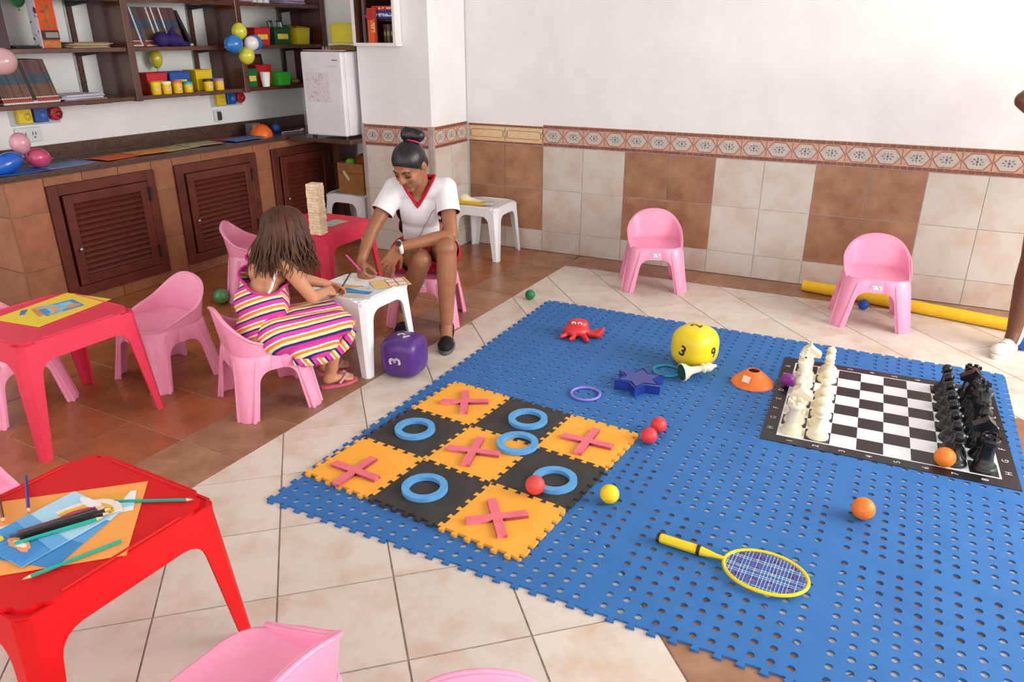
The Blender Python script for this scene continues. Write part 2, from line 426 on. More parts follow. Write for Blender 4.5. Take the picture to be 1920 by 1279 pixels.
link('decor_tile', c1, wall_column, (-0.632, -0.245, 0.79), (0, 0, R(90)))
# ------------------------------------------------------------------ wall behind the cabinets
mb = MB(); mb.box((-0.65, 0.46, 1.35), (7.7, 0.16, 2.7)); wall_left = struct(mb.build('wall_left', plaster, None, FC.translation, (0, 0, AC)))
mb = MB(); mb.box((0.8, 1.6, 2.75), (8.6, 9.6, 0.1)); struct(mb.build('ceiling', plaster))
# ------------------------------------------------------------------ tiled cabinet run with louvre doors
darkwood = mat('dark_varnished_wood', '#5e3021', 0.28, 0.5, '#432017', 6, 5, (0.3, 0.7), coat=0.6)
mahog = mat('mahogany_louvre', '#6a2e20', 0.4, 0.45, '#4f2118', 9, 5, (0.3, 0.7), coat=0.1)
stone = mat('brown_stone_worktop', '#5b423b', 0.22, 0.5, '#45302b', 60, 6, (0.4, 0.65), coat=0.3)
metal = mat('brushed_metal', '#b9b9b9', 0.35, 0.5, '#a2a2a2', 30, metal=0.9)
blackm = mat('black_metal', '#1c1a1a', 0.45, 0.4, '#242020', 20)
cab = thing('tiled_cabinet', 'long terracotta tiled cabinet run with three louvred wooden doors under the worktop', 'cabinet', FC.translation, AC)
CL = 2.72
DW, DG, D0, ZB, ZT = 0.693, 0.157, 0.21, 0.078, 0.749
doors = [(D0+k*(DW+DG), D0+k*(DW+DG)+DW) for k in range(3)]
doors[2] = (doors[2][0], doors[2][0]+0.66)
mb = MB()
edges = [0.0]+[e for d in doors for e in d]+[CL]
for a, b in zip(edges[0::2], edges[1::2]): mb.box(((a+b)/2, 0.18, 0.40), (b-a, 0.36, 0.80))
for a, b in doors:
    mb.box(((a+b)/2, 0.18, ZB/2), (b-a, 0.36, ZB)); mb.box(((a+b)/2, 0.18, (ZT+0.80)/2), (b-a, 0.36, 0.80-ZT)); mb.box(((a+b)/2, 0.35, 0.4), (b-a, 0.02, 0.7))
mb.build('body', grout, cab)
def cabtile(x0, x1, z0, z1):
    if x1-x0 < 0.02: return
    mb = MB(); mb.box((0, 0, 0), (x1-x0-0.004, 0.008, z1-z0-0.004)); mb.build('tile', terrac, cab, ((x0+x1)/2, -0.004, (z0+z1)/2), bevel=0.001, seg=1)
for a, b in zip(edges[0::2], edges[1::2]):
    for z0, z1 in ((0.0, 0.295), (0.295, 0.61), (0.61, 0.80)): cabtile(a, b, z0, z1)
for a, b in doors:
    m3 = [a, a+(b-a)/3, a+2*(b-a)/3, b]
    for p, q in zip(m3, m3[1:]): cabtile(p, q, ZT, 0.80)
    cabtile(a, (a+b)/2, 0.0, ZB); cabtile((a+b)/2, b, 0.0, ZB)
for z0, z1 in ((0.0, 0.295), (0.295, 0.61), (0.61, 0.80)):
    mb = MB(); mb.box((0, 0, 0), (0.008, 0.36, z1-z0-0.004)); mb.build('tile', terrac, cab, (-0.004, 0.18, (z0+z1)/2), bevel=0.001, seg=1)
for a, b in doors:
    w = b-a; mb = MB()
    for x in (a+0.03, b-0.03): mb.box((x, -0.004, (ZB+ZT)/2), (0.06, 0.05, ZT-ZB))
    for z in (ZB+0.03, ZT-0.03): mb.box(((a+b)/2, -0.004, z), (w-0.12, 0.05, 0.06))
    mb.build('door_frame', mahog, cab, bevel=0.003)
    fw_, x0, x1, z0, z1 = 0.055, a+0.078, b-0.062, ZB+0.064, ZT-0.064
    mb = MB()
    for x in (x0+fw_/2, x1-fw_/2): mb.box((x, -0.012, (z0+z1)/2), (fw_, 0.035, z1-z0))
    for z in (z0+fw_/2, z1-fw_/2): mb.box(((x0+x1)/2, -0.012, z), (x1-x0-2*fw_, 0.035, fw_))
    door = mb.build('door', mahog, cab, bevel=0.003)
    sl = MB(); sl.box((0, 0, 0), (x1-x0-2*fw_, 0.007, 0.036), rot=(R(-42), 0, 0)); sme = sl.mesh('slat', mahog)
    for k in range(13): link('slat', sme, door, ((x0+x1)/2, -0.012, z0+fw_+0.016+k*(z1-z0-2*fw_-0.03)/12))
    kn = MB(); kn.lathe([(0.006, 0), (0.006, 0.012), (0.012, 0.016), (0.012, 0.022), (0, 0.025)], 12)
    kn.build('knob', metal, door, (x0+0.035, -0.03, (z0+z1)/2-0.05), (R(90), 0, 0))
    for z in (z0+0.09, z1-0.08):
        h = MB(); h.box((0, 0, 0), (0.02, 0.012, 0.085)); h.tube([(0, -0.008, -0.04), (0, -0.008, 0.04)], 0.006); h.build('hinge', blackm, door, (x1+0.004, -0.03, z))
wt = thing('stone_worktop', 'glossy brown stone worktop with upstand along the cabinet wall', 'worktop', FC.translation, AC)
mb = MB(); mb.box((CL/2-0.015, 0.165, 0.82), (CL+0.03, 0.39, 0.03)); mb.build('slab', stone, wt, bevel=0.004)
mb = MB(); mb.box((0.69, 0.37, 0.88), (3.98, 0.02, 0.09)); mb.build('upstand', stone, wt, bevel=0.003)
# return worktop carrying the fridge
rw = thing('return_worktop', 'short stone worktop under the fridge between cabinet and column', 'worktop', FW.translation, AW)
mb = MB(); mb.box((-1.53, -0.33, 0.819), (0.58, 0.64, 0.03)); mb.build('slab', stone, rw, bevel=0.004)
mb = MB(); mb.box((-1.70, -0.12, 0.4), (0.03, 0.18, 0.8)); mb.build('side_panel', darkwood, rw)
# ------------------------------------------------------------------ wall shelving
sh = thing('wall_shelving', 'dark varnished wall shelving with three tiers above the worktop', 'shelf', FC.translation, AC)
DIV = [0.07, 0.955, 1.83, 2.68]; YF, YB = 0.05, 0.38
for x in DIV:
    mb = MB(); mb.box((x, (YF+YB)/2, 1.66), (0.045, YB-YF, 1.0)); mb.build('upright_panel', darkwood, sh, bevel=0.002)
SHZ = [(1.165, 1.19), (1.452, 1.477), (1.735, 1.76)]
for a, b in zip(DIV, DIV[1:]):
    for z0, z1 in SHZ:
        mb = MB(); mb.box(((a+b)/2, (YF+YB)/2+0.008, (z0+z1)/2), (b-a-0.045, YB-YF-0.016, z1-z0)); s = mb.build('shelf_board', darkwood, sh, bevel=0.002)
        mb = MB(); mb.prism([(0, 0), (-0.24, 0), (-0.24, -0.008), (0, -0.03)], -0.012, 0.012, 0, Matrix.Translation((b-0.145, YB, z0)) @ Matrix(((0, 0, 1, 0), (1, 0, 0, 0), (0, 1, 0, 0), (0, 0, 0, 1))))
        mb.build('bracket', blackm, s)
    mb = MB(); mb.box((b-0.145, YB-0.008, 1.66), (0.03, 0.016, 1.0)); mb.build('wall_rail', darkwood, sh)
    mb = MB(); mb.box((b-0.17, YB-0.004, 1.66), (0.012, 0.008, 1.0)); mb.build('rail_edge', metal, sh)
S1, S2, S3 = 1.19, 1.477, 1.76
# ------------------------------------------------------------------ things on the shelves
def tub(name, label, hexc, x, y, z, w, d, h, group, lab=True, lid=None, rz=0.0, open_=True):
    t = thing(name, label, 'tub', fc(x, y, z), AC+rz, group)
    m = mat('tub_'+hexc, hexc, 0.4, 0.5, hexc, 5)
    mb = MB(); k = 0.88
    bt = [(-w/2*k, -d/2*k), (w/2*k, -d/2*k), (w/2*k, d/2*k), (-w/2*k, d/2*k)]; tp = [(p[0]/k, p[1]/k) for p in bt]
    it = [(p[0]*0.94, p[1]*0.94) for p in tp]; ib = [(p[0]*0.94, p[1]*0.94) for p in bt]
    vs = [(p[0], p[1], 0) for p in bt]+[(p[0], p[1], h) for p in tp]+[(p[0], p[1], h) for p in it]+[(p[0], p[1], 0.006) for p in ib]
    fs = [(3, 2, 1, 0), (12, 13, 14, 15)]
    for r in range(3): fs += [(r*4+i, r*4+(i+1) % 4, r*4+4+(i+1) % 4, r*4+4+i) for i in range(4)]
    mb.add(vs, fs); mb.build('body', m, t, bevel=0.002)
    mb = MB()
    for i in range(4):
        p, q = tp[i], tp[(i+1) % 4]; mb.tube([(p[0], p[1], h), (q[0], q[1], h)], 0.005, 0, 6)
    mb.build('rim', m, t)
    if lab:
        mb = MB(); mb.box((0, -d/2*0.935-0.0015, h*0.48), (w*0.62, 0.003, h*0.3), rot=(R(-4), 0, 0)); mb.build('label_panel', mat('tub_label', '#e8cf62', 0.6, 0.3, '#d9bc4c', 20), t)
    return t
g = 'plastic tubs on the shelves'
tub('plastic_tub', 'red tub with yellow label behind the modelling clay pots', '#c8202a', 1.165, 0.20, S1, 0.155, 0.13, 0.125, g)
tub('plastic_tub', 'blue tub with yellow label between the red and yellow tubs', '#2150a8', 1.345, 0.205, S1, 0.16, 0.13, 0.125, g)
tub('plastic_tub', 'yellow tub beside the blue tub on the lowest shelf', '#e2c012', 1.535, 0.20, S1, 0.135, 0.13, 0.13, g, lab=False)
tub('plastic_tub', 'red tub behind the balloon cluster on the middle shelf', '#c8202a', 2.085, 0.17, S2, 0.15, 0.13, 0.115, g)
tg = tub('plastic_tub', 'dark green tub full of marker pens on the middle shelf', '#0d4a2a', 2.29, 0.18, S2, 0.17, 0.14, 0.12, g)
ty = tub('plastic_tub', 'yellow tub heaped with pencils on the middle shelf', '#d2c21e', 2.50, 0.17, S2, 0.14, 0.14, 0.115, g, lab=False)
tub('plastic_tub', 'small green tub with yellow label below the balloons', '#0d6a34', 1.935, 0.16, S1, 0.10, 0.12, 0.125, g)
tub('plastic_tub', 'red box on the lowest shelf behind the white cup', '#c3222a', 2.085, 0.20, S1, 0.15, 0.13, 0.145, g, lab=False)
tub('plastic_tub', 'bright lime green box beside the white cup', '#3fc93c', 2.225, 0.13, S1, 0.125, 0.12, 0.09, g, lab=False)
pens = ['#2a5fb8', '#e8e8e2', '#2f9a60', '#d8a52a', '#1d3f87', '#e9e7d8', '#3c84c9', '#c7b52b']
for t, n_, lab in ((tg, 12, 'marker pen standing in the dark green tub'), (ty, 9, 'pencil lying across the yellow tub on the middle shelf')):
    for k in range(n_):
        hx = pens[k % 8] if t is tg else ['#d2b02a', '#b59a22', '#3b2a1a'][k % 3]
        mb = MB(); L = 0.15 if t is tg else 0.16
        mb.tube([(0, 0, 0), (0, 0, L), ], 0.006, 0, 7); mb.lathe([(0.006, L), (0.0025, L+0.012), (0, L+0.014)], 7, 1)
        base = t.location+Matrix.Rotation(AC, 3, 'Z') @ V(random.uniform(-0.055, 0.055), random.uniform(-0.04, 0.04), 0.012 if t is tg else 0.115+0.004*(k % 3))
        rot = (random.uniform(-0.25, 0.25), random.uniform(-0.3, 0.3), 0) if t is tg else (R(86), 0, AC+random.uniform(-1.9, -1.2))
        if t is not tg: base = base-Matrix.Rotation(rot[2], 3, 'Z') @ V(0, -0.08, 0)
        o = mb.build('marker_pen' if t is tg else 'pencil', [mat('pen_'+hx, hx, 0.4, 0.5, hx, 5), mat('pen_cap', '#222428', 0.4)], None, base, rot)
        tag(o, lab, 'pen' if t is tg else 'pencil', 'pens in the tubs')
# modelling clay pots
lids = ['#e8c81a', '#f0e6c0', '#e0703a', '#2aa6a0', '#2b2b2b', '#9a6fb0']
plab = ['with an orange label and yellow lid, leftmost of the row', 'with pale lid, second from the left in the row', 'with orange lid in front of the blue tub', 'with teal lid, shortest of the row', 'with black lid in front of the yellow tub', 'with purple lid, last of the row by the upright panel']
for k, x in enumerate((1.10, 1.178, 1.262, 1.345, 1.512, 1.605)):
    t = thing('clay_pot', 'small yellow modelling clay pot '+plab[k], 'pot', fc(x, 0.08, S1), AC, 'modelling clay pots')
    h = 0.075 if k != 3 else 0.065; r = 0.031
    mb = MB(); mb.lathe([(r*0.9, 0), (r, 0.004), (r*1.04, h-0.012)], 18); mb.build('can', mat('clay_can', '#e8c917', 0.4, 0.5, '#e0bd10', 9), t)
    mb = MB(); mb.lathe([(r*1.08, h-0.014), (r*1.1, h), (r*1.0, h+0.003), (0, h+0.003)], 18); mb.build('lid', mat('clay_lid%d' % k, lids[k], 0.4, 0.5, lids[k], 9), t)
    mb = MB()
    for j in range(5):
        a0, a1 = R(-120+j*22), R(-98+j*22)
        mb.add([(1.03*r*math.cos(a0), 1.03*r*math.sin(a0), h*0.28+0.003*j), (1.03*r*math.cos(a1), 1.03*r*math.sin(a1), h*0.28+0.003*(j+1)), (1.05*r*math.cos(a1), 1.05*r*math.sin(a1), h*0.55+0.003*(j+1)), (1.05*r*math.cos(a0), 1.05*r*math.sin(a0), h*0.55+0.003*j)], [(0, 1, 2, 3)])
    mb.build('label_patch', mat('clay_label', '#d98a78', 0.6, 0.3, '#e9ddd0', 60), t, solid=0.0008)
# rows of magazines, leaning in a row on the shelves
mg_m = [mat('mag_rose', '#5f3d3e', 0.5, 0.4, '#4e3035', 25, rand=0.4), mat('mag_blue', '#384b5c', 0.5, 0.4, '#283743', 25, rand=0.4), mat('mag_brown', '#5a3e32', 0.5, 0.4, '#6a4836', 25, rand=0.4), mat('mag_red', '#a33a33', 0.5, 0.4, '#8c2f2b', 25), mat('mag_white', '#d6d4d2', 0.5, 0.4, '#c6c4c2', 25), mat('mag_black', '#211d20', 0.5, 0.4, '#2a2426', 25), mat('mag_teal', '#2c5568', 0.5, 0.4, '#23465a', 25)]
def magmesh(kind, th, h):
    mb = MB(); d = 0.2
    bands = [(0, .04, 4), (.04, .13, 3), (.13, .15, 4), (.15, .45, 2), (.45, .68, 1), (.68, 1.0, 0)]
    if kind == 'white': bands = [(0, 1, 4)]
    if kind == 'black': bands = [(0, .06, 4), (.06, 1, 5)]
    if kind == 'teal': bands = [(0, .1, 3), (.1, 1, 6)]
    for a, b, m in bands: mb.box((0, d/2, (a+b)/2*h), (th, d, (b-a)*h), m)
    return mb.mesh('magazine', mg_m)
mk = {k: magmesh(k, 0.0100, 0.235) for k in ('std', 'white', 'black', 'teal')}
nm = {'std': 'banded dark magazine', 'white': 'white backed magazine', 'black': 'black backed magazine', 'teal': 'teal backed magazine'}
for k in range(27):
    kind = 'black' if k in (14, 15) else 'std'
    o = link('magazine', mk[kind], None, fc(0.155+k*0.0116, 0.075, S1+0.003), (0, R(-13), AC)); o.rotation_mode = 'ZXY'
    o.rotation_mode = 'XYZ'
    tag(o, nm[kind]+' leaning in the row on the lowest shelf', 'magazine', 'magazines on the lowest shelf' if kind == 'std' else 'black magazines on the lowest shelf')
for k in range(36):
    kind = {0: 'white', 6: 'white', 7: 'teal', 8: 'teal', 16: 'white', 19: 'white', 24: 'white', 34: 'black', 35: 'black'}.get(k, 'std')
    o = link('magazine', mk[kind], None, fc(1.04+k*0.0116+(0.045 if k > 33 else 0), 0.145, S2+0.003), (0, R(-14 if k < 34 else -24), AC))
    tag(o, nm[kind]+' leaning in the row on the middle shelf', 'magazine', ('banded' if kind == 'std' else kind)+' magazines on the middle shelf')
# tall orange game box with a white spine, standing on the middle shelf
orange_box = mat('orange_card', '#d8531f', 0.45, 0.4, '#c24416', 9)
t = thing('game_box', 'tall orange game box with black band standing on the middle shelf', 'box', fc(0.50, 0.10, S2), AC+R(12))
mb = MB(); mb.box((0, 0.03, 0.15), (0.12, 0.06, 0.30)); mb.build('carton', orange_box, t, bevel=0.002)
mb = MB(); mb.box((-0.0615, 0.03, 0.15), (0.003, 0.058, 0.298)); mb.build('spine', mat('card_white_print', '#cfd0da', 0.5, 0.4, '#6a3550', 22, 2, (0.55, 0.6)), t)
mb = MB(); mb.box((0, -0.0015, 0.07), (0.116, 0.003, 0.05)); mb.build('band', mat('card_black', '#2e2b2a', 0.5), t)
mb = MB(); mb.box((0.008, -0.003, 0.07), (0.085, 0.002, 0.028)); mb.build('caption_panel', mat('card_grey', '#8d8a80', 0.5), t)
mb = MB(); mb.box((0, -0.0015, 0.02), (0.112, 0.003, 0.034)); mb.build('foot_print', mat('card_mosaic', '#d8502a', 0.5, 0.4, '#7ea05a', 40, 3, (0.45, 0.6)), t)
mb = MB()
for k in range(9): mb.box((0.012*math.sin(k*2.1), -0.002, 0.115+k*0.014), (0.05+0.015*math.cos(k), 0.002, 0.011), rot=(0, R(20*math.sin(k*1.7)), 0))
mb.build('picture', mat('card_tan', '#b5793c', 0.5, 0.4, '#8d4a22', 40), t)
mb = MB(); mb.box((0.005, -0.002, 0.275), (0.085, 0.002, 0.03)); mb.build('title_panel', mat('card_white', '#e4dcd2', 0.5), t)
def sheets(name, label, cat, x, y, z, n_, w, d, cols, rz=0.0, group=None, frame=None):
    loc = (frame or fc)(x, y, z); t = thing(name, label, cat, loc, (AC if frame is None else AW)+rz, group)
    for k in range(n_):
        hx = cols[k % len(cols)]
        mb = MB(); mb.box((random.uniform(-.015, .015), random.uniform(-.015, .015), 0.003+0.005*k), (w, d, 0.0048), rz=random.uniform(-.2, .2)); mb.build('sheet', mat('sheet_'+hx, hx, 0.6, 0.3, hx, 5), t)
    return t
sheets('paper_stack', 'flat stack of buff folders on the middle shelf beside the orange box', 'papers', 0.72, 0.18, S2, 6, 0.24, 0.2, ['#b79b78', '#a58a68', '#7a6a58'])
sheets('paper_stack', 'untidy pile of white and lilac papers on the lowest shelf', 'papers', 0.62, 0.2, S1, 6, 0.26, 0.21, ['#8e9299', '#b9b4c6', '#d8d2dd'])
sheets('paper_stack', 'dark folder lying on the middle shelf at the far left', 'papers', 0.36, 0.2, S2, 3, 0.2, 0.2, ['#2b3038', '#20242a'])
# dark red book-like box at the far left of the middle shelf
o = MB(); o.box((0, 0.1, 0.14), (0.11, 0.2, 0.28)); o = o.build('storage_box', mat('dark_red_box', '#4a1a1c', 0.45, 0.4, '#22202c', 12), None, fc(0.2, 0.075, S2), (0, 0, AC), bevel=0.003)
tag(o, 'dark red and navy storage box at the left end of the middle shelf', 'box')
# purple fabric bag slumped in front of the magazines
t = thing('cloth_bag', 'purple fabric bag slumped in front of the magazines', 'bag', fc(1.27, 0.06, S2), AC)
base = fc(1.27, 0.06, S2)
def F3(x, y, z): return base+Matrix.Rotation(AC, 3, 'Z') @ V(x, y, z)
pur = mat('purple_cloth', '#35286a', 0.75, 0.3, '#241b4d', 25, bump=0.4, bscale=60)
bag = blob('pouch', [('e', F3(-0.06, 0.03, 0.045), (0.055, 0.05, 0.045)), ('e', F3(0.02, 0.03, 0.04), (0.07, 0.05, 0.042)), ('c', F3(0.02, 0.03, 0.05), 0.035, F3(0.03, 0.03, 0.115), 0.008), ('c', F3(0.06, 0.03, 0.025), 0.025, F3(0.14, 0.03, 0.012), 0.012)], pur, t, 0.006, 3, base); bag.rotation_euler = (0, 0, -AC)
for v in bag.data.vertices: pass
# white bottles on the top shelf, white cup, small things
for k, x in enumerate((2.04, 2.10, 2.16)):
    t = thing('white_bottle', 'white plastic bottle on the top shelf, %s of three' % ('leftmost', 'middle', 'rightmost')[k], 'bottle', fc(x, 0.12, S3), AC, 'white bottles on the top shelf')
    mb = MB(); mb.lathe([(0.024, 0), (0.026, 0.004), (0.026, 0.1), (0.012, 0.125), (0.012, 0.14)], 16); mb.build('body', mat('bottle_white', '#e6e6e2', 0.35, 0.5, '#dcdcd8', 9), t)
    mb = MB(); mb.lathe([(0.014, 0.138), (0.014, 0.16), (0, 0.162)], 12); mb.build('cap', mat('bottle_cap', '#c9c9c9', 0.4), t)
sheets('book_pile', 'pile of coloured books on the top shelf over the balloons', 'books', 1.93, 0.16, S3, 4, 0.13, 0.17, ['#a8485c', '#5a5fa0', '#d6cfc0'])
sheets('book_pile', 'pile of blue and pink packs at the right of the top shelf', 'books', 2.42, 0.16, S3, 6, 0.2, 0.17, ['#7b86b8', '#c987a8', '#c9ccd8'])
t = thing('white_cup', 'white paper cup in front of the red box on the lowest shelf', 'cup', fc(2.03, 0.075, S1), AC)
mb = MB(); mb.lathe([(0.026, 0), (0.038, 0.1), (0.036, 0.1), (0.0245, 0.004), (0, 0.004)], 20); mb.build('cup_wall', mat('paper_cup', '#f0f0ee', 0.5, 0.4, '#e6e6e4', 9), t)
mb = MB(); mb.tube([(0.038*math.cos(a*0.5236), 0.038*math.sin(a*0.5236), 0.1) for a in range(12)], 0.002, 0, 6, closed=True); mb.build('rim', MATS['paper_cup'], t)
o = MB(); o.box((0, 0, 0.11), (0.24, 0.006, 0.22)); o.box((0, -0.004, 0.11), (0.2, 0.002, 0.18), 1)
o = o.build('picture_board', [mat('board_frame', '#3c2a22', 0.5), mat('board_picture', '#6b6a4a', 0.6, 0.3, '#8c4a30', 9)], None, fc(2.18, 0.35, S1), (R(-8), 0, AC)); tag(o, 'framed green and brown picture leaning at the back of the lowest shelf', 'picture')
o = MB(); o.ell((0, 0, 0.02), (0.05, 0.03, 0.02)); o.tube([(-0.05, 0, 0.02), (-0.08, 0, 0.035), (-0.1, 0, 0.02)], 0.006); o = o.build('rubber_lizard', mat('olive_rubber', '#7a7030', 0.6), None, fc(2.37, 0.12, S1), (0, 0, AC)); tag(o, 'small olive rubber toy beside the lime box on the lowest shelf', 'toy')
# ------------------------------------------------------------------ balloons
def balloon(label, hexc, p, r, tilt=(0, 0, 0), stretch=1.12, group=None, tail=True):
    t = thing('balloon', label, 'balloon', p, 0, group); t.rotation_euler = tilt
    m = mat('balloon_'+hexc, hexc, 0.18, 0.5, hexc, 5, coat=0.4, sss=0.2)
    prof = []
    for i in range(15):
        a = -math.pi/2+math.pi*i/14; z = math.sin(a)*r*stretch; rr = math.cos(a)*r
        if z < 0: z *= 1.12; rr *= 1-0.12*(-math.sin(a))**2
        prof.append((max(rr, 0.0005), z))
    mb = MB(); mb.lathe(prof, 24); mb.build('skin', m, t)
    if tail:
        z0 = -r*stretch*1.12; mb = MB(); mb.lathe([(0.002, z0+0.003), (0.0035, z0-0.002), (0.002, z0-0.006), (0.008, z0-0.014), (0.0005, z0-0.015)], 10); mb.build('knot', m, t)
    return t
gc = 'balloon cluster on the shelving'
balloon('yellow balloon at the top of the five balloon cluster', '#d2cf3e', fc(1.772, 0.0, 1.568), 0.052, (0.0, 0.2, 0), 1.12, gc)
balloon('blue balloon at the left of the five balloon cluster', '#2a7ac8', fc(1.684, -0.03, 1.490), 0.060, (0, R(75), AC), 1.05, gc)
balloon('white balloon in the middle of the five balloon cluster', '#e9e0e4', fc(1.80, -0.075, 1.492), 0.048, (R(75), 0, AC), 1.06, gc)
balloon('blue balloon behind the white one at the right of the cluster', '#2a7ac8', fc(1.897, 0.0, 1.497), 0.052, (0, R(-75), AC), 1.06, gc)
balloon('yellow balloon at the bottom of the five balloon cluster', '#d2cf3e', fc(1.785, -0.03, 1.412), 0.054, (R(180), 0.2, 0), 1.1, gc)
balloon('yellow balloon taped to the wall above the red and blue tubs', '#cfc63a', fc(1.30, 0.30, 1.40), 0.042, (0, 0, 0), 1.35)
balloon('pale pink balloon in front of the magazines at the far left', '#c9a0a6', fc(0.13, -0.04, 1.42), 0.068, (0, R(70), AC), 1.05)
balloon('green balloon at the top left of the shelving', '#58b878', fc(0.46, 0.28, 1.745), 0.045)
balloon('pale pink balloon above the blue one on the worktop', '#d79aa8', fc(0.205, 0.12, 0.985), 0.052, (0, 0, 0), 1.1)
balloon('long blue balloon on the worktop at the far left', '#1f5fc0', fc(0.09, 0.08, 0.892), 0.054, (0, R(72), AC), 1.7)
balloon('deep pink balloon on the worktop beside the blue one', '#c84a72', fc(0.285, 0.12, 0.893), 0.055, (0, R(-80), AC), 1.15)
balloon('deflated green balloon on the terracotta floor behind the girl', '#4f8a58', V(-1.80, 4.40, 0.052), 0.048, (0.6, 0.3, 0), 1.02)
# ------------------------------------------------------------------ fittings on the wall below the shelves
def fitting(label, x0, y):
    t = thing('switch_strip', label, 'wall fitting', fc(x0, y, 1.05), AC, 'coloured fittings under the shelves')
    mb = MB(); mb.box((0.13, 0.006, 0.055), (0.30, 0.012, 0.115)); mb.build('backing_strip', mat('clear_grey', '#b9c0c4', 0.4, 0.5, '#aab2b6', 9), t, bevel=0.003)
    for k, (nm_, hx) in enumerate((('yellow', '#e0c416'), ('blue', '#1c4da0'), ('red', '#a81f2c'))):
        mb = MB(); m_ = mat('fitting_'+nm_, hx, 0.35, 0.5, hx, 5); x = 0.055+k*0.094
        if nm_ == 'red': mb.lathe([(0.043, 0), (0.043, 0.03), (0.036, 0.038), (0, 0.038)], 8, 0, Matrix.Translation((x, 0, 0.055)) @ Matrix.Rotation(R(90), 4, 'X'), smooth=False)
        else: mb.box((x, -0.018, 0.055), (0.08, 0.036, 0.088))
        b_ = mb.build('holder', m_, t, bevel=0.004)
        mb = MB(); mb.lathe([(0.022, 0), (0.018, 0.008), (0, 0.009)], 14); mb.build('dial', mat('fitting_dial'+nm_, {'yellow': '#d9b53a', 'blue': '#3f74c0', 'red': '#8c1622'}[nm_], 0.4), b_, (x+0.012, -0.037, 0.05), (R(90), 0, 0))
fitting('yellow, blue and red holders on the wall above the double socket', 0.335, 0.375)
fitting('yellow, blue and red holders on the wall below the balloon cluster', 1.775, 0.375)
white_pl = mat('socket_white', '#dcdedd', 0.4, 0.5, '#d2d4d3', 9); slot = mat('socket_slot', '#30302e', 0.5)
for lab, x, z, w in (('white double wall socket beside the balloons on the worktop', 0.40, 0.995, 0.15), ('narrow wall socket with black plug under the coloured fittings', 1.79, 0.985, 0.05)):
    t = thing('wall_socket', lab, 'socket', fc(x, 0.37, z), AC)
    mb = MB(); mb.box((0, 0.0, 0), (w, 0.016, 0.085)); mb.build('plate', white_pl, t, bevel=0.004)
    mb = MB()
    if w > 0.1:
        for cx in (-0.03, 0.03):
            for s in (-1, 1): mb.box((cx+s*0.009, -0.009, 0.006), (0.004, 0.003, 0.018))
            mb.lathe([(0.005, 0), (0.005, 0.002)], 8, 0, Matrix.Translation((cx, -0.008, -0.016)) @ Matrix.Rotation(R(90), 4, 'X'))
        mb.build('slots', slot, t)
    else:
        mb.box((0.012, -0.016, 0.0), (0.02, 0.03, 0.05)); mb.box((0.012, -0.012, 0), (0.028, 0.02, 0.062)); mb.build('plug', slot, t, bevel=0.003)
# ------------------------------------------------------------------ on the worktop
ZW = 0.835
def paper(label, hexc, x, y, w, d, rz, z=ZW, hex2=None, cat='paper', frame=fc, ang=None, k=0, group=None, name='paper_sheet'):
    mb = MB(); n_ = 6; vs = []; fs = []
    for i in range(n_+1):
        for j in range(n_+1):
            a, b = i/n_-0.5, j/n_-0.5
            vs.append((a*w, b*d, 0.0006+0.004*max(0, (abs(a)*2)**3)*(0.5+0.5*math.sin(3*b+k))))
    for i in range(n_):
        for j in range(n_): fs.append((i*(n_+1)+j, (i+1)*(n_+1)+j, (i+1)*(n_+1)+j+1, i*(n_+1)+j+1))
    mb.add(vs, fs, 0, True)
    loc = frame(x, y, z) if frame else V(x, y, z)
    o = mb.build(name, mat('paper_'+hexc+(hex2 or ''), hexc, 0.65, 0.3, hex2 or hexc, 14, 3, (0.4, 0.6)), None, loc, (0, 0, (AC if ang is None else ang)+rz), solid=-0.0006)
    return tag(o, label, cat, group)
gp = 'paper sheets on the worktop'
paper('pale blue sheet on the worktop beside the pink balloon', '#6d86b4', 0.42, 0.11, 0.30, 0.21, 0.1, ZW+.001, '#7f97c2', k=1, group=gp)
paper('dark blue sheet under the blue balloon on the worktop', '#2f5ba5', 0.13, 0.10, 0.30, 0.22, -0.1, ZW+.001, k=3, group=gp)
paper('orange red sheet on the worktop above the first louvre door', '#d4552c', 0.76, 0.12, 0.30, 0.21, 0.15, ZW+.003, '#e06a35', k=2, group=gp)
paper('orange and yellow sheet on the worktop next to the orange red one', '#dd7a3c', 0.98, 0.11, 0.26, 0.21, -0.1, ZW+.007, '#d9a352', k=4, group=gp)
paper('pale green printed sheet on the worktop above the second louvre door', '#a8b088', 1.19, 0.12, 0.28, 0.21, 0.12, ZW+.004, '#c79a6a', k=0, group=gp)
paper('cream and green printed sheet beside the red sheet on the worktop', '#b5b18c', 1.40, 0.12, 0.26, 0.2, -0.12, ZW+.008, '#98a37c', k=5, group=gp)
paper('red sheet tucked behind the blue sheet on the worktop', '#b03036', 1.66, 0.19, 0.30, 0.2, 0.1, ZW+.003, '#9c2a30', k=2, group=gp)
paper('mid blue sheet on the worktop beside the orange cone', '#4674b8', 1.75, 0.09, 0.30, 0.19, 0.06, ZW+.006, '#5583c4', k=1, group=gp)
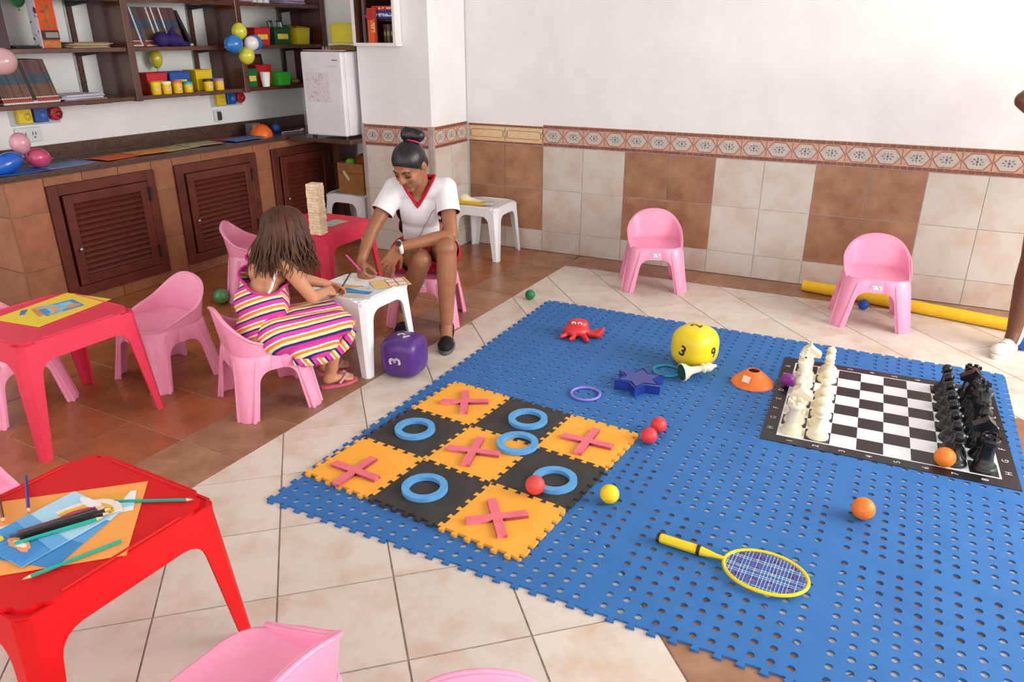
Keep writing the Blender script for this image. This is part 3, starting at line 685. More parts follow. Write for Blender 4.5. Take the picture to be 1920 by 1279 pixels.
def disc_cone(label, loc, r, h, hexc, sticker=False, dome=False):
    t = thing('disc_cone', label, 'cone', loc, 0); m = mat('cone_'+hexc, hexc, 0.4, 0.5, hexc, 5)
    prof = [(r, 0), (r, 0.006), (r*0.97, h*0.3), (r*0.85, h*0.55), (r*0.6, h*0.85), (r*0.35, h*0.98), (r*0.2, h), (r*0.15, h*0.97), (r*0.5, h*0.8), (r*0.8, h*0.4), (r*0.93, 0.0)] if dome else [(r, 0), (r, 0.006), (r*0.9, h*0.24), (r*0.36, h*0.93), (r*0.30, h), (r*0.26, h), (r*0.30, h*0.9), (r*0.85, h*0.2), (r*0.93, 0.0)]
    mb = MB(); mb.lathe(prof, 40, cap=False); mb.build('shell', m, t)
    if sticker:
        mb = MB(); mb.box((0, 0, 0), (0.036, 0.002, 0.032), rot=(R(-40), 0, 0)); mb.build('sticker', mat('sticker', '#ead9c6', 0.6), t, (-0.05, -0.055, 0.044), (0, 0, R(-42)))
    return t
disc_cone('orange training cone on the worktop beside the fridge', fc(1.97, 0.12, ZW), 0.082, 0.085, '#e8671c', dome=True)
mb = MB(); mb.ell((0, 0, 0.033), 0.033); o = mb.build('ball', mat('ball_blue', '#1a62b8', 0.4, 0.5, '#1a62b8', 5), None, fc(2.2, 0.2, ZW)); tag(o, 'small blue ball on the worktop behind the orange cone', 'ball')
mb = MB(); mb.box((0, 0, 0.04), (0.1, 0.05, 0.08)); mb.box((0, -0.026, 0.045), (0.07, 0.002, 0.05), 1); o = mb.build('small_carton', [mat('carton_grey', '#77716a', 0.6), mat('carton_label', '#a5a096', 0.6)], None, fc(2.02, 0.26, ZW), (0, 0, AC)); tag(o, 'small grey carton against the upstand behind the orange cone', 'carton')
mb = MB(); mb.tube([(-0.1, 0, 0.006), (-0.05, 0.02, 0.006), (0, -0.01, 0.006), (0.05, 0.01, 0.006), (0.09, -0.02, 0.006)], 0.005); mb.ell((0.1, -0.02, 0.012), (0.018, 0.012, 0.011)); o = mb.build('cable', mat('white_cable', '#d8d6d0', 0.5), None, fc(2.26, 0.1, ZW), (0, 0, AC)); tag(o, 'white cable end lying on the worktop beside the fridge', 'cable')
# ------------------------------------------------------------------ small fridge
fr = thing('mini_fridge', 'small white fridge on the worktop with a drawing on its door', 'fridge', fw(-1.4665, -0.42, ZW), AW)
wh = mat('fridge_white', '#e9e9ea', 0.3, 0.5, '#e2e2e4', 5, coat=0.2)
mb = MB(); mb.box((0, 0.03, 0.31), (0.366, 0.39, 0.58)); mb.build('body', wh, fr, bevel=0.01, seg=3)
mb = MB(); mb.box((0, -0.19, 0.31), (0.366, 0.045, 0.58)); mb.build('door', wh, fr, bevel=0.012, seg=3)
mb = MB()
for sx in (-1, 1):
    for sy in (-0.17, 0.18): mb.lathe([(0.016, 0), (0.016, 0.022)], 10, 0, Matrix.Translation((sx*0.15, sy, 0)))
mb.build('feet', blackm, fr)
mb = MB(); mb.box((0.125, -0.2135, 0.545), (0.05, 0.002, 0.006)); mb.build('badge', mat('badge', '#6d6d70', 0.4), fr)
mb = MB(); mb.box((0.10, -0.2135, 0.505), (0.09, 0.002, 0.008)); mb.build('faint_sticker', mat('faint_sticker', '#d6d4c0', 0.5), fr)
mb = MB(); mb.box((-0.04, -0.2135, 0.36), (0.215, 0.0015, 0.205)); mb.build('drawing', mat('crayon_drawing', '#dedade', 0.6, 0.3, '#cfb4bf', 45, 4, (0.52, 0.62)), fr)
mb = MB(); mb.box((0, -0.165, 0.61), (0.34, 0.06, 0.004)); mb.build('top_edge', mat('fridge_edge', '#d3b4ac', 0.5), fr)
# plain yellow lidded box on the fridge
yb = thing('yellow_storage_box', 'plain yellow storage box with tan base on top of the fridge', 'box', fw(-1.385, -0.46, ZW+0.602), AW+R(14))
mb = MB(); mb.box((0, 0.06, 0.115), (0.185, 0.16, 0.15)); mb.build('shell', mat('yellow_vinyl', '#cfc425', 0.45, 0.4, '#c2b51c', 12), yb, bevel=0.02, seg=4)
mb = MB(); mb.box((0, 0.055, 0.024), (0.2, 0.165, 0.046)); mb.build('base', mat('tan_vinyl', '#7a5330', 0.5, 0.4, '#6a4528', 12), yb, bevel=0.012, seg=3)
mb = MB(); mb.tube([(-0.1, -0.03, 0.045), (0, -0.038, 0.05), (0.1, -0.03, 0.045)], 0.008); mb.build('piping', mat('pale_piping', '#c9bf9a', 0.5), yb)
for k, x in enumerate((-1.54, -1.51)):
    mb = MB(); mb.lathe([(0.012, 0), (0.012, 0.012), (0.006, 0.03), (0, 0.034)], 10); o = mb.build('small_bottle', mat('tiny_bottle', '#8f8880', 0.5), None, fw(x, -0.5, ZW+0.602)); tag(o, 'tiny grey bottle on the fridge, %s one' % ('left', 'right')[k], 'bottle', 'tiny bottles on the fridge')
# ------------------------------------------------------------------ open white cupboard set into the column, with boxes
cu = thing('open_cupboard', 'white open fronted cupboard in the column above the wainscot', 'cupboard', FW.translation, AW)
wp = mat('cupboard_white', '#ece9e6', 0.6, 0.3, '#e4e1de', 4)
mb = MB(); mb.box((-1.03, -0.31, 1.485), (0.36, 0.52, 0.02)); mb.build('base_board', wp, cu)
mb = MB(); mb.box((-1.205, -0.31, 1.9), (0.02, 0.52, 0.81)); mb.build('side_panel', wp, cu)
mb = MB(); mb.box((-0.862, -0.54, 1.9), (0.02, 0.075, 0.81)); mb.build('side_panel', wp, cu)
mb = MB(); mb.box((-1.03, -0.07, 1.9), (0.36, 0.02, 0.81)); mb.build('back_panel', darkwood, cu)
mb = MB(); mb.box((-1.188, -0.31, 1.9), (0.012, 0.5, 0.81)); mb.box((-0.876, -0.31, 1.9), (0.012, 0.42, 0.81)); mb.build('lining', darkwood, cu)
mb = MB(); mb.box((-1.03, -0.27, 1.64), (0.32, 0.4, 0.014)); mb.build('shelf_board', darkwood, cu)
mb = MB(); mb.box((-1.155, -0.5, 1.9), (0.022, 0.022, 0.81)); mb.build('post', mat('grey_post', '#6d5f5c', 0.5), cu)
def gbox(label, x, y, z, s, cols, name='game_box'):
    t = thing(name, label, 'box', fw(x, y, z), AW); mb = MB(); mb.box((0, 0, s[2]/2), s); mb.build('carton', mat('gb_'+cols[0], cols[0], 0.45, 0.4, cols[0], 5), t, bevel=0.002)
    mb = MB(); mb.box((0.02, -s[1]/2-0.001, s[2]*0.5), (s[0]*0.6, 0.002, s[2]*0.4)); mb.build('print_panel', mat('gb_'+cols[1], cols[1], 0.5, 0.4, cols[0], 40, 2, (0.5, 0.55)), t)
    return t
gbox('blue board game box with white print in the open cupboard', -1.02, -0.4, 1.648, (0.28, 0.2, 0.052), ('#1d3f8c', '#dfe4ee'))
gbox('red and white flat game box on top of the blue one', -0.99, -0.4, 1.701, (0.2, 0.2, 0.03), ('#c43a30', '#e9d5c0'))
o = gbox('narrow orange and red game carton standing in front of the cupboard shelf', -1.07, -0.53, 1.496, (0.052, 0.04, 0.22), ('#dc5a2a', '#e9b48a'))
mb = MB(); mb.box((0, -0.021, 0.18), (0.05, 0.003, 0.07)); mb.box((0, -0.021, 0.17), (0.085, 0.004, 0.016)); mb.build('red_top', mat('gb_red', '#b81f24', 0.5), o)
for k, (w, hx) in enumerate(((0.02, '#4a3b30'), (0.025, '#6b5a40'), (0.016, '#2f3a34'), (0.022, '#7a6a58'), (0.018, '#c9b58a'))):
    mb = MB(); mb.box((0, 0, 0.06), (w, 0.15, 0.12)); mb.box((0, -0.076, 0.06), (w*0.7, 0.002, 0.03), 1)
    o = mb.build('book', [mat('book_'+hx, hx, 0.6), mat('book_title', '#a89878', 0.6)], None, fw(-1.02+k*0.028, -0.38, 1.495), (0, 0, AW)); tag(o, ('dark brown', 'olive', 'dark green', 'grey brown', 'cream')[k]+' book standing at the bottom of the open cupboard', 'book', 'books in the cupboard')
# ------------------------------------------------------------------ moulded plastic furniture
def lerp(a, b, t): return a+(b-a)*t
def legs_apron(parent, m, top, bot, ztop, zarch, lw, r, solid, rib=0.0, cap=False, flat_=False):
    def dims(z):
        t = (ztop-z)/ztop; return lerp(top[0], bot[0], t), lerp(top[1], bot[1], t), lerp(r[0], r[1], t)
    def lwz(z):
        t = (ztop-z)/ztop; w = lerp(lw[0], lw[1], t); k = 0.05
        if z > zarch-k: w += k*(1-math.sqrt(max(0.0, 1-min(1.0, (z-(zarch-k))/k)**2)))
        return w
    zs = [ztop, zarch, zarch-0.004, zarch-0.012, zarch-0.022, zarch-0.034, zarch-0.05, zarch*0.5, 0.0]
    for sx, sy in ((-1, -1), (1, -1), (1, 1), (-1, 1)):
        mb = MB(); vs = []; fs = []
        for z in zs:
            hw, hd, rr = dims(z); w = max(lwz(min(z, zarch)), rr+0.004)
            pts = [(hw-w, hd), (hw-rr, hd)]
            for q in (0.25, 0.5, 0.75):
                if flat_: pts.append((hw-rr+rr*q, hd-rr*q))
                else: pts.append(((hw-rr)*(1-q)**2+2*hw*q*(1-q)+hw*q*q, hd*(1-q)**2+2*hd*q*(1-q)+(hd-rr)*q*q))
            pts += [(hw, hd-rr), (hw, hd-w)]
            vs += [(sx*p[0], sy*p[1], z) for p in pts]
        n_ = 7
        for i in range(len(zs)-1):
            for k in range(n_-1):
                q = (i*n_+k, i*n_+k+1, (i+1)*n_+k+1, (i+1)*n_+k)
                fs.append(q if sx*sy > 0 else q[::-1])
        mb.add(vs, fs, 0, not flat_)
        leg = mb.build('leg', m, parent, solid=solid, bevel=0 if flat_ else solid*0.25)
        if rib:
            mb = MB()
            for (ox, oy) in ((1, 0), (0, 1)):
                t0, t1 = ztop*0.93, 0.0; h0, h1 = dims(t0), dims(t1)
                f0, f1 = 0.42*lw[0], 0.5*lw[1]
                if ox: p0, p1 = (h0[0]-f0-h0[2]*0.4, h0[1]), (h1[0]-f1-h1[2]*0.3, h1[1]); dx, dy = rib, 0
                else: p0, p1 = (h0[0], h0[1]-f0-h0[2]*0.4), (h1[0], h1[1]-f1-h1[2]*0.3); dx, dy = 0, rib
                a, b, e = 0.0035, 0.005, 0.011
                q0 = [(p0[0]-dx/2*0.2, p0[1]-dy/2*0.2), (p0[0]+dx/2*0.2, p0[1]+dy/2*0.2)]
                vs = []
                for (p, z, g_) in ((p0, t0, 0.001), (p1, t1, e)):
                    for s_, o_ in ((-1, -0.003), (1, -0.003), (0.6, g_), (-0.6, g_)):
                        vs.append((sx*(p[0]+s_*dx/2+(o_ if oy else 0)), sy*(p[1]+s_*dy/2+(o_ if ox else 0)), z))
                mb.add(vs, [(0, 1, 2, 3), (7, 6, 5, 4), (0, 4, 5, 1), (1, 5, 6, 2), (2, 6, 7, 3), (3, 7, 4, 0)])
            mb.build('rib', m, leg, fix=True)
    hw0, hd0, r0 = dims(ztop); hw1, hd1, r1 = dims(zarch); w0 = lwz(zarch)
    for sy in (-1, 1):
        mb = MB()
        vs = [(-(hw0-w0), sy*hd0, ztop), ((hw0-w0), sy*hd0, ztop), ((hw1-w0), sy*hd1, zarch), (-(hw1-w0), sy*hd1, zarch)]
        mb.add(vs, [(0, 1, 2, 3) if sy > 0 else (3, 2, 1, 0)]); mb.build('apron', m, parent, solid=solid); mb = MB()
        vs = [(sy*hw0, -(hd0-w0), ztop), (sy*hw0, (hd0-w0), ztop), (sy*hw1, (hd1-w0), zarch), (sy*hw1, -(hd1-w0), zarch)]
        mb.add(vs, [(3, 2, 1, 0) if sy > 0 else (0, 1, 2, 3)]); mb.build('apron', m, parent, solid=solid)
pink = mat('pink_plastic', '#f7a2c2', 0.32, 0.5, '#f49aBC', 6, coat=0.15, sss=0.15)
sticker_m = mat('chair_sticker', '#e9e6e4', 0.5, 0.4, '#8d8a92', 60, 2, (0.55, 0.6))
def outline(hw, hd, r, n_=6):
    pts = []
    for (cx, cy, a0) in ((hw-r, -hd+r, -90), (hw-r, hd-r, 0), (-hw+r, hd-r, 90), (-hw+r, -hd+r, 180)):
        for k in range(n_+1):
            a = R(a0+90*k/n_); pts.append((cx+r*math.cos(a), cy+r*math.sin(a)))
    return pts
def make_chair(label, loc, rz):
    t = thing('plastic_chair', label, 'chair', loc, rz, 'pink plastic children chairs')
    ZS = 0.285; HW, HD, RT = 0.172, 0.158, 0.10
    legs_apron(t, pink, (HW, HD), (0.203, 0.182), ZS, 0.215, (0.095, 0.072), (RT, 0.045), 0.010, rib=0.018)
    mb = MB(); vs = []; fs = []
    rings = [(1.0, 0.0), (0.985, 0.004), (0.95, 0.004), (0.88, -0.006), (0.6, -0.014), (0.25, -0.016)]
    ol = outline(HW, HD, RT, 6); n_ = len(ol)
    for s_, dz in rings: vs += [(p[0]*s_, p[1]*s_, ZS+dz) for p in ol]
    vs.append((0, 0, ZS-0.016))
    for i in range(len(rings)-1):
        for k in range(n_): fs.append((i*n_+k, i*n_+(k+1) % n_, (i+1)*n_+(k+1) % n_, (i+1)*n_+k))
    for k in range(n_): fs.append(((len(rings)-1)*n_+k, (len(rings)-1)*n_+(k+1) % n_, len(vs)-1))
    mb.add(vs, fs, 0, True); mb.build('seat', pink, t, solid=0.008)
    # wrap-round backrest: a wall on the seat outline whose rim falls towards the front
    path = []
    for k in range(4): path.append((HW, -HD+RT*0.35+k*(HD*2-RT*1.35)/4))
    path = [(HW*0.965, -HD+RT*0.42)]+[(HW, -HD+RT+k*(2*HD-2*RT)/4) for k in range(4)]
    for k in range(9): a = R(90*k/8); path.append((HW-RT+RT*math.cos(a), HD-RT+RT*math.sin(a)))
    for k in range(1, 5): path.append((HW-RT-k*(HW-RT)/4, HD))
    path = path+[(-x, y) for x, y in path[-2::-1]]
    rows = 6; mb = MB(); vs = []; fs = []
    for i in range(rows+1):
        f = i/rows
        for x, y in path:
            u_ = max(0.0, min(1.0, (y+HD-0.045)/(2*HD-0.045))); sm = u_*u_*(3-2*u_)
            h = 0.012+0.178*(0.35*u_+0.65*sm)*math.sqrt(max(0.0, 1-0.80*(x/HW)**2))
            z = ZS-0.004+f*h; lean = f*h
            vs.append((x*(1+0.34*lean), y+(0.16*lean if y > 0 else 0.05*lean), z))
    n_ = len(path)
    for i in range(rows):
        for k in range(n_-1): fs.append((i*n_+k, i*n_+k+1, (i+1)*n_+k+1, (i+1)*n_+k))
    mb.add(vs, fs, 0, True)
    b_ = mb.build('backrest', pink, t, solid=0.012); b_.modifiers.new('bevel', 'BEVEL').width = 0.004; b_.modifiers['bevel'].segments = 2; b_.modifiers['bevel'].limit_method = 'ANGLE'
    mb = MB(); mb.tube([V(*p)+V(0, 0, -0.001) for p in vs[-n_:]], [0.0062*min(1, 0.25+0.25*min(k, n_-1-k)) for k in range(n_)], 0, 8); mb.build('rim', pink, b_)
    mb = MB(); mb.box((0, -0.1625, 0.245), (0.05, 0.001, 0.024), rot=(R(4), 0, 0)); mb.build('sticker', sticker_m, t)
    return t
chair0 = make_chair('pink plastic chair against the tiled wall beside the white side table', (0.935, 4.79, 0), R(-5.4))
for lab, x, y, a in (
    ('pink plastic chair standing in front of the yellow foam tube', 2.085, 4.12, -20.4),
    ('empty pink plastic chair between the pinkish table and the girl', -1.69, 3.37, -34.6),
    ('pink plastic chair the girl in the striped dress sits on', -1.115, 3.10, 125),
    ('pink plastic chair under the woman in the white shirt', -0.50, 4.15, -5),
    ('pink plastic chair behind the girl, beside the table with the block tower', -1.615, 4.62, 98),
    ('pink plastic chair tucked under the far side of the pinkish table', -2.24, 3.02, 62),
    ('pink plastic chair in the near foreground beside the bright red table', -0.56, 1.16, 238),
    ('pink plastic chair of which only the top shows at the bottom edge', -0.05, 0.855, 5),
    ('pink plastic chair showing at the left edge behind the bright red table', -1.635, 1.81, 63)):
    dup(chair0, lab, (x, y, 0), R(a))
def make_table(name, label, cat, m, loc, rz, half, splay, h, arch, lw, group=None, tt=0.022):
    t = thing(name, label, cat, loc, rz, group)
    legs_apron(t, m, (half, half), (half+splay, half+splay), h-0.008, h-arch, lw, (0.026, 0.012), 0.008, flat_=True)
    c = []; hw = half
    nt = [(0.078, 0.0), (0.066, 0.004), (0.060, 0.016), (0.050, 0.021), (0.038, 0.020), (0.028, 0.028), (0.020, 0.038), (0.021, 0.050), (0.016, 0.060), (0.004, 0.066), (0.0, 0.078)]
    k_ = half/0.25
    for q in range(4):
        a = R(90*q); ca, sa = round(math.cos(a)), round(math.sin(a))
        for dx, dy in nt[::-1]:
            x, y = hw-dx*k_, hw-dy*k_; c.append((ca*x-sa*y, sa*x+ca*y))
    mb = MB(); mb.prism(c, h-tt, h); mb.build('tabletop', m, t, bevel=0.003, seg=2)
    mb = MB(); mb.prism(outline(half-0.002, half-0.002, 0.02, 4), h-tt-0.004, h-0.012); mb.build('under_plate', m, t, bevel=0.002)
    mb = MB()
    for q in range(4):
        a = R(90*q); Mz = Matrix.Rotation(a, 4, 'Z')
        mb.tube([Mz @ V(-(half-0.10*k_), -half+0.012, h), Mz @ V(half-0.10*k_, -half+0.012, h)], [0.0045, 0.0045], 0, 8)
    mb.build('raised_edges', m, t)
    return t
red_a = mat('coral_red_plastic', '#e03a58', 0.5, 0.28, '#d83452', 5)
red_b = mat('bright_red_plastic', '#d20f14', 0.5, 0.25, '#ca0d12', 5)
white_t = mat('white_plastic', '#eceef0', 0.35, 0.5, '#e6e8ea', 5)
TH = 0.475
make_table('plastic_table', 'pinkish red plastic table with a yellow drawing on it at the left', 'table', red_a, (-1.93, 2.90, 0), R(-29), 0.245, 0.03, TH, 0.085, (0.078, 0.036))
make_table('plastic_table', 'bright red plastic table with coloured pencils in the near corner', 'table', red_b, (-1.075, 1.495, 0), R(-29), 0.245, 0.03, TH, 0.085, (0.078, 0.036))
make_table('plastic_table', 'red plastic table carrying the wooden block tower beside the woman', 'table', red_a, (-1.19, 4.54, 0), R(-26), 0.245, 0.03, TH, 0.085, (0.078, 0.036))
wt1 = make_table('side_table', 'low white side table between the woman and the girl', 'table', white_t, (-0.775, 3.575, 0), R(-29), 0.185, 0.02, 0.385, 0.06, (0.08, 0.042), 'low white side tables')
dup(wt1, 'low white side table in the corner against the tiled wall', (-0.203, 5.584, 0), R(-25))
dup(wt1, 'low white side table in the alcove carrying the cardboard box', (-1.24, 6.03, 0), R(-26))
# cardboard box with odds and ends on the alcove table
kraft = mat('kraft_card', '#a87443', 0.75, 0.2, '#96663a', 10)
t = thing('cardboard_box', 'open brown cardboard box on the low table in the alcove', 'box', (-1.215, 6.0, 0.387), AW)
mb = MB(); w, d, h = 0.24, 0.2, 0.235
for sx in (-1, 1): mb.box((sx*w/2, 0, h/2), (0.006, d, h))
for sy in (-1, 1): mb.box((0, sy*d/2, h/2), (w, 0.006, h))
mb.box((0, 0, 0.003), (w, d, 0.006)); mb.build('carton', kraft, t)
mb = MB(); mb.box((0, -d/2-0.004, 0.16), (0.23, 0.002, 0.006)); mb.build('printed_line', mat('box_print', '#6f4a2a', 0.8), t)
mb = MB(); mb.box((-0.04, -d/2-0.005, 0.14), (0.022, 0.003, 0.085), rot=(0, R(-38), 0)); mb.build('taped_tag', mat('box_tag', '#d8d4c4', 0.5, 0.4, '#bfc0a0', 30), t)
for lab, hx, x, y, r_ in (('lime green plush ball peeping out of the cardboard box', '#7cc63a', -0.055, -0.02, 0.04), ('rust brown cushion rising out of the cardboard box', '#8a4a24', 0.055, 0.02, 0.075)):
    mb = MB(); mb.ell((0, 0, 0), (r_, r_*0.9, r_*0.9)); mb.ell((r_*0.5, 0, r_*0.5), (r_*0.4, r_*0.3, r_*0.3))
    o = mb.build('soft_toy', mat('plush_'+hx, hx, 0.85, 0.2, hx, 20, bump=0.4, bscale=80), None, V(-1.215, 6.0, 0.387)+Matrix.Rotation(AW, 3, 'Z') @ V(x, y, 0.235 if r_ > 0.05 else 0.225)); tag(o, lab, 'soft toy')
# cloth things on the corner table
t = thing('folded_cap', 'cream and yellow folded cloth on the corner side table', 'cloth', (-0.27, 5.52, 0.389), R(-20)); base = t.location.copy()
def T3(x, y, z): return base+Matrix.Rotation(R(-20), 3, 'Z') @ V(x, y, z)
crm = mat('cream_cloth', '#ecdfbe', 0.8, 0.2, '#e4d4ac', 15); ylw = mat('yellow_cloth', '#e2b21c', 0.7, 0.2, '#d8a516', 15)
o = blob('cream_fold', [('c', T3(-0.10, 0, 0.03), 0.032, T3(-0.02, 0.01, 0.022), 0.02), ('c', T3(-0.02, 0.01, 0.018), 0.018, T3(0.12, 0.0, 0.012), 0.012), ('e', T3(-0.09, 0, 0.035), (0.045, 0.05, 0.035))], crm, t, 0.006, 3, base); o.rotation_euler = (0, 0, -R(-20))
mb = MB(); mb.tube([(-0.14, -0.045, 0.018), (-0.06, -0.05, 0.014), (0.02, -0.055, 0.012), (0.09, -0.055, 0.012)], [0.016, 0.012, 0.011, 0.01], 0, 8); mb.build('yellow_band', ylw, t)
mb = MB(); mb.ell((0.10, -0.01, 0.014), (0.06, 0.05, 0.014)); mb.build('clear_bag', mat('clear_plastic', '#e6e6e0', 0.15, 0.5, trans=0.5), t)
# wooden block tower: 18 layers of three blocks
tw = thing('block_tower', 'tower of pale wooden blocks standing on the red table corner', 'toy', (-1.125, 4.285, TH), R(-20))
wd_a = mat('pale_wood', '#f4e2c4', 0.6, 0.3, '#e6c49c', 40, 5, (0.4, 0.75), rand=0.12)
bk = MB(); bk.box((0, 0, 0), (0.0245, 0.0745, 0.0155)); bkm = bk.mesh('block', wd_a)
for L in range(18):
    for k in (-1, 0, 1):
        rz = R(90) if L % 2 else 0; p = V(k*0.025+random.uniform(-.002, .002), random.uniform(-.003, .003), 0)
        p = Matrix.Rotation(rz, 3, 'Z') @ p+V(0, 0, 0.008+L*0.0162)
        link('block', bkm, tw, p, (0, 0, rz), bevel=0.0012, seg=1)
def card(label, cat, x, y, z, w, d, rz, cols, name='picture_sheet', group=None):
    """printed sheet: base colour plus flat coloured shapes [(hex, outline)...] in sheet units (-0.5..0.5)"""
    t = thing(name, label, cat, (x, y, z), rz, group)
    mb = MB(); mb.box((0, 0, 0.0006), (w, d, 0.0012)); mb.build('sheet', mat('sheetc_'+cols[0], cols[0], 0.6, 0.3, cols[0], 5), t)
    for i, (hx, poly) in enumerate(cols[1:]):
        mb = MB(); mb.prism([(p[0]*w, p[1]*d) for p in poly], 0.0010, 0.0014+0.0002*i); mb.build('print', mat('ink_'+hx, hx, 0.6, 0.3, hx, 5), t)
    return t
def arc(cx, cy, r0, r1, a0, a1, n_=10):
    return [(cx+r0*math.cos(R(a0+(a1-a0)*k/n_)), cy+r0*math.sin(R(a0+(a1-a0)*k/n_))) for k in range(n_+1)]+[(cx+r1*math.cos(R(a1-(a1-a0)*k/n_)), cy+r1*math.sin(R(a1-(a1-a0)*k/n_))) for k in range(n_+1)]
def blobp(cx, cy, rx, ry, n_=14, j=0.2, seed=1):
    rr = random.Random(seed); return [(cx+rx*math.cos(2*math.pi*k/n_)*(1+rr.uniform(-j, j)), cy+ry*math.sin(2*math.pi*k/n_)*(1+rr.uniform(-j, j))) for k in range(n_)]
# drawing on the left table
card('yellow sheet with a blue and orange drawing on the pinkish table', 'drawing', -1.937, 2.985, TH+0.001, 0.255, 0.36, R(-19.5), ['#e8c83c', ('#4f8fca', [(-.3, -.05), (.2, -.22), (.34, .22), (-.12, .34)]), ('#8fc4d8', [(-.2, 0.0), (.1, -.1), (.24, .2), (-.08, .26)]), ('#d8935a', blobp(.16, .16, .1, .08)), ('#c98a5c', [(-.34, -.1), (.1, -.26), (.12, -.2), (-.3, -.04)]), ('#3f74b8', [(-.42, -.18), (-.25, -.3), (-.2, -.26), (-.38, -.12)]), ('#e0a060', arc(-.05, -.2, .2, .26, 10, 150)), ('#7fb7dc', arc(-.05, -.2, .28, .33, 10, 150))])
# papers on the white table
ZT1 = 0.386
card('seascape crayon drawing on the low white table by the girl', 'drawing', -0.775, 3.485, ZT1+0.001, 0.20, 0.17, R(-8), ['#cfd4dc', ('#2f86c8', [(-.5, -.12), (.45, -.22), (.48, .02), (.1, .1), (-.2, .28), (-.5, .2)]), ('#e0b03c', [(-.5, .28), (-.15, .3), (.02, .36), (0.0, .48), (-.5, .48)]), ('#e2bc9c', [(-.5, -.48), (.4, -.48), (.42, -.34), (-.5, -.24)]), ('#56a5d8', [(-.3, 0.0), (.3, -.1), (.32, -.04), (-.28, .08)]), ('#c9a48c', blobp(.3, .3, .05, .03))])
card('large white sheet the woman is drawing on', 'drawing', -0.81, 3.655, ZT1+0.001, 0.2, 0.13, R(-22), ['#eeebe6', ('#dcd0c8', blobp(.1, .1, .12, .1)), ('#d8d4dc', blobp(-.2, .0, .1, .12))])
card('cream worksheet with four white boxes beside the sleeve of the woman', 'worksheet', -0.615, 3.615, ZT1+0.003, 0.185, 0.135, R(24), ['#ecc98a', ('#d06a4c', [(-.1, -.42), (.44, -.42), (.44, .42), (-.1, .42)]), ('#eee8e2', [(-.07, -.38), (.15, -.38), (.15, -.04), (-.07, -.04)]), ('#eee8e2', [(.19, -.38), (.41, -.38), (.41, -.04), (.19, -.04)]), ('#eee8e2', [(-.07, .04), (.15, .04), (.15, .38), (-.07, .38)]), ('#eee8e2', [(.19, .04), (.41, .04), (.41, .38), (.19, .38)])])
card('small blue and cream picture card on the block tower table', 'picture', -1.10, 4.55, TH+0.001, 0.10, 0.16, R(-30), ['#b9bfa8', ('#c9a46c', [(-.5, .28), (.5, .28), (.5, .5), (-.5, .5)]), ('#5f9fd0', blobp(.2, -.3, .2, .12)), ('#8fb8a8', [(-.5, -.1), (.5, -.1), (.5, .2), (-.5, .2)])])
# sheets and pencils on the bright red table
card('orange sheet of card on the bright red table', 'card', -1.105, 1.458, TH+0.001, 0.42, 0.31, R(16), ['#f0a054'], name='card_sheet')
def rays(n_, c, r0, r1, a0, a1):
    return [(math.cos(R(a))*r0+c[0], math.sin(R(a))*r0+c[1]) for a in (a0,)]
fan = lambda cx, cy: [('#3f86c8', [(cx, cy), (cx+0.7*math.cos(R(a)), cy+0.7*math.sin(R(a))), (cx+0.7*math.cos(R(a+4.5)), cy+0.7*math.sin(R(a+4.5)))]) for a in range(238, 296, 9)]
card('light blue rainbow booklet on top of the orange card', 'booklet', -1.085, 1.465, TH+0.006, 0.18, 0.235, R(-29), ['#a9d2ea', ('#4b93cf', [(-.5, -.5), (.5, -.5), (.5, -.2), (-.5, -.1)]), *fan(.1, .2), ('#6aa7d8', [(-.5, -.12), (.5, -.22), (.5, -.05), (-.5, .02)]), ('#e6d9d4', arc(.25, .12, .40, .48, 60, 175)), ('#e0b02c', arc(.25, .12, .32, .40, 60, 175)), ('#c03a78', arc(.25, .12, .27, .32, 60, 175)), ('#eae6e0', arc(.25, .12, .2, .27, 60, 175)), ('#5b8fd0', arc(.25, .12, .1, .2, 60, 175)), ('#e89a6a', blobp(.05, -.32, .22, .06, 16, .3, 3)), ('#f0e4da', blobp(.05, -.32, .12, .03, 12, .3, 5)), ('#ead23a', blobp(-.3, -.36, .08, .03, 8)), ('#e8e2ea', blobp(.02, .44, .3, .05, 12, .2, 8))], name='booklet')
card('blue booklet underneath the rainbow booklet', 'booklet', -1.055, 1.445, TH+0.003, 0.17, 0.22, R(-12), ['#5b9fd6', ('#3f84c4', [(-.5, -.5), (.5, -.5), (.5, -.1), (-.5, 0)]), ('#dfe6ee', [(-.5, .3), (.5, .3), (.5, .5), (-.5, .5)])], name='booklet')
card('blue booklet reaching off the left of the orange card', 'booklet', -1.20, 1.40, TH+0.003, 0.12, 0.2, R(-60), ['#4f97d2', ('#d8dce6', [(-.5, .1), (.5, 0), (.5, .3), (-.5, .35)]), ('#e0a070', blobp(0, .2, .2, .06))], name='booklet')
card('white booklet with orange corner beside the teal pencil', 'booklet', -1.005, 1.555, TH+0.003, 0.09, 0.14, R(-70), ['#dde6ee', ('#e0a23c', [(-.5, -.5), (.1, -.5), (-.1, .3), (-.5, .4)]), ('#a8cbe2', [(.15, -.5), (.35, -.5), (.3, .5), (.1, .5)])], name='booklet')
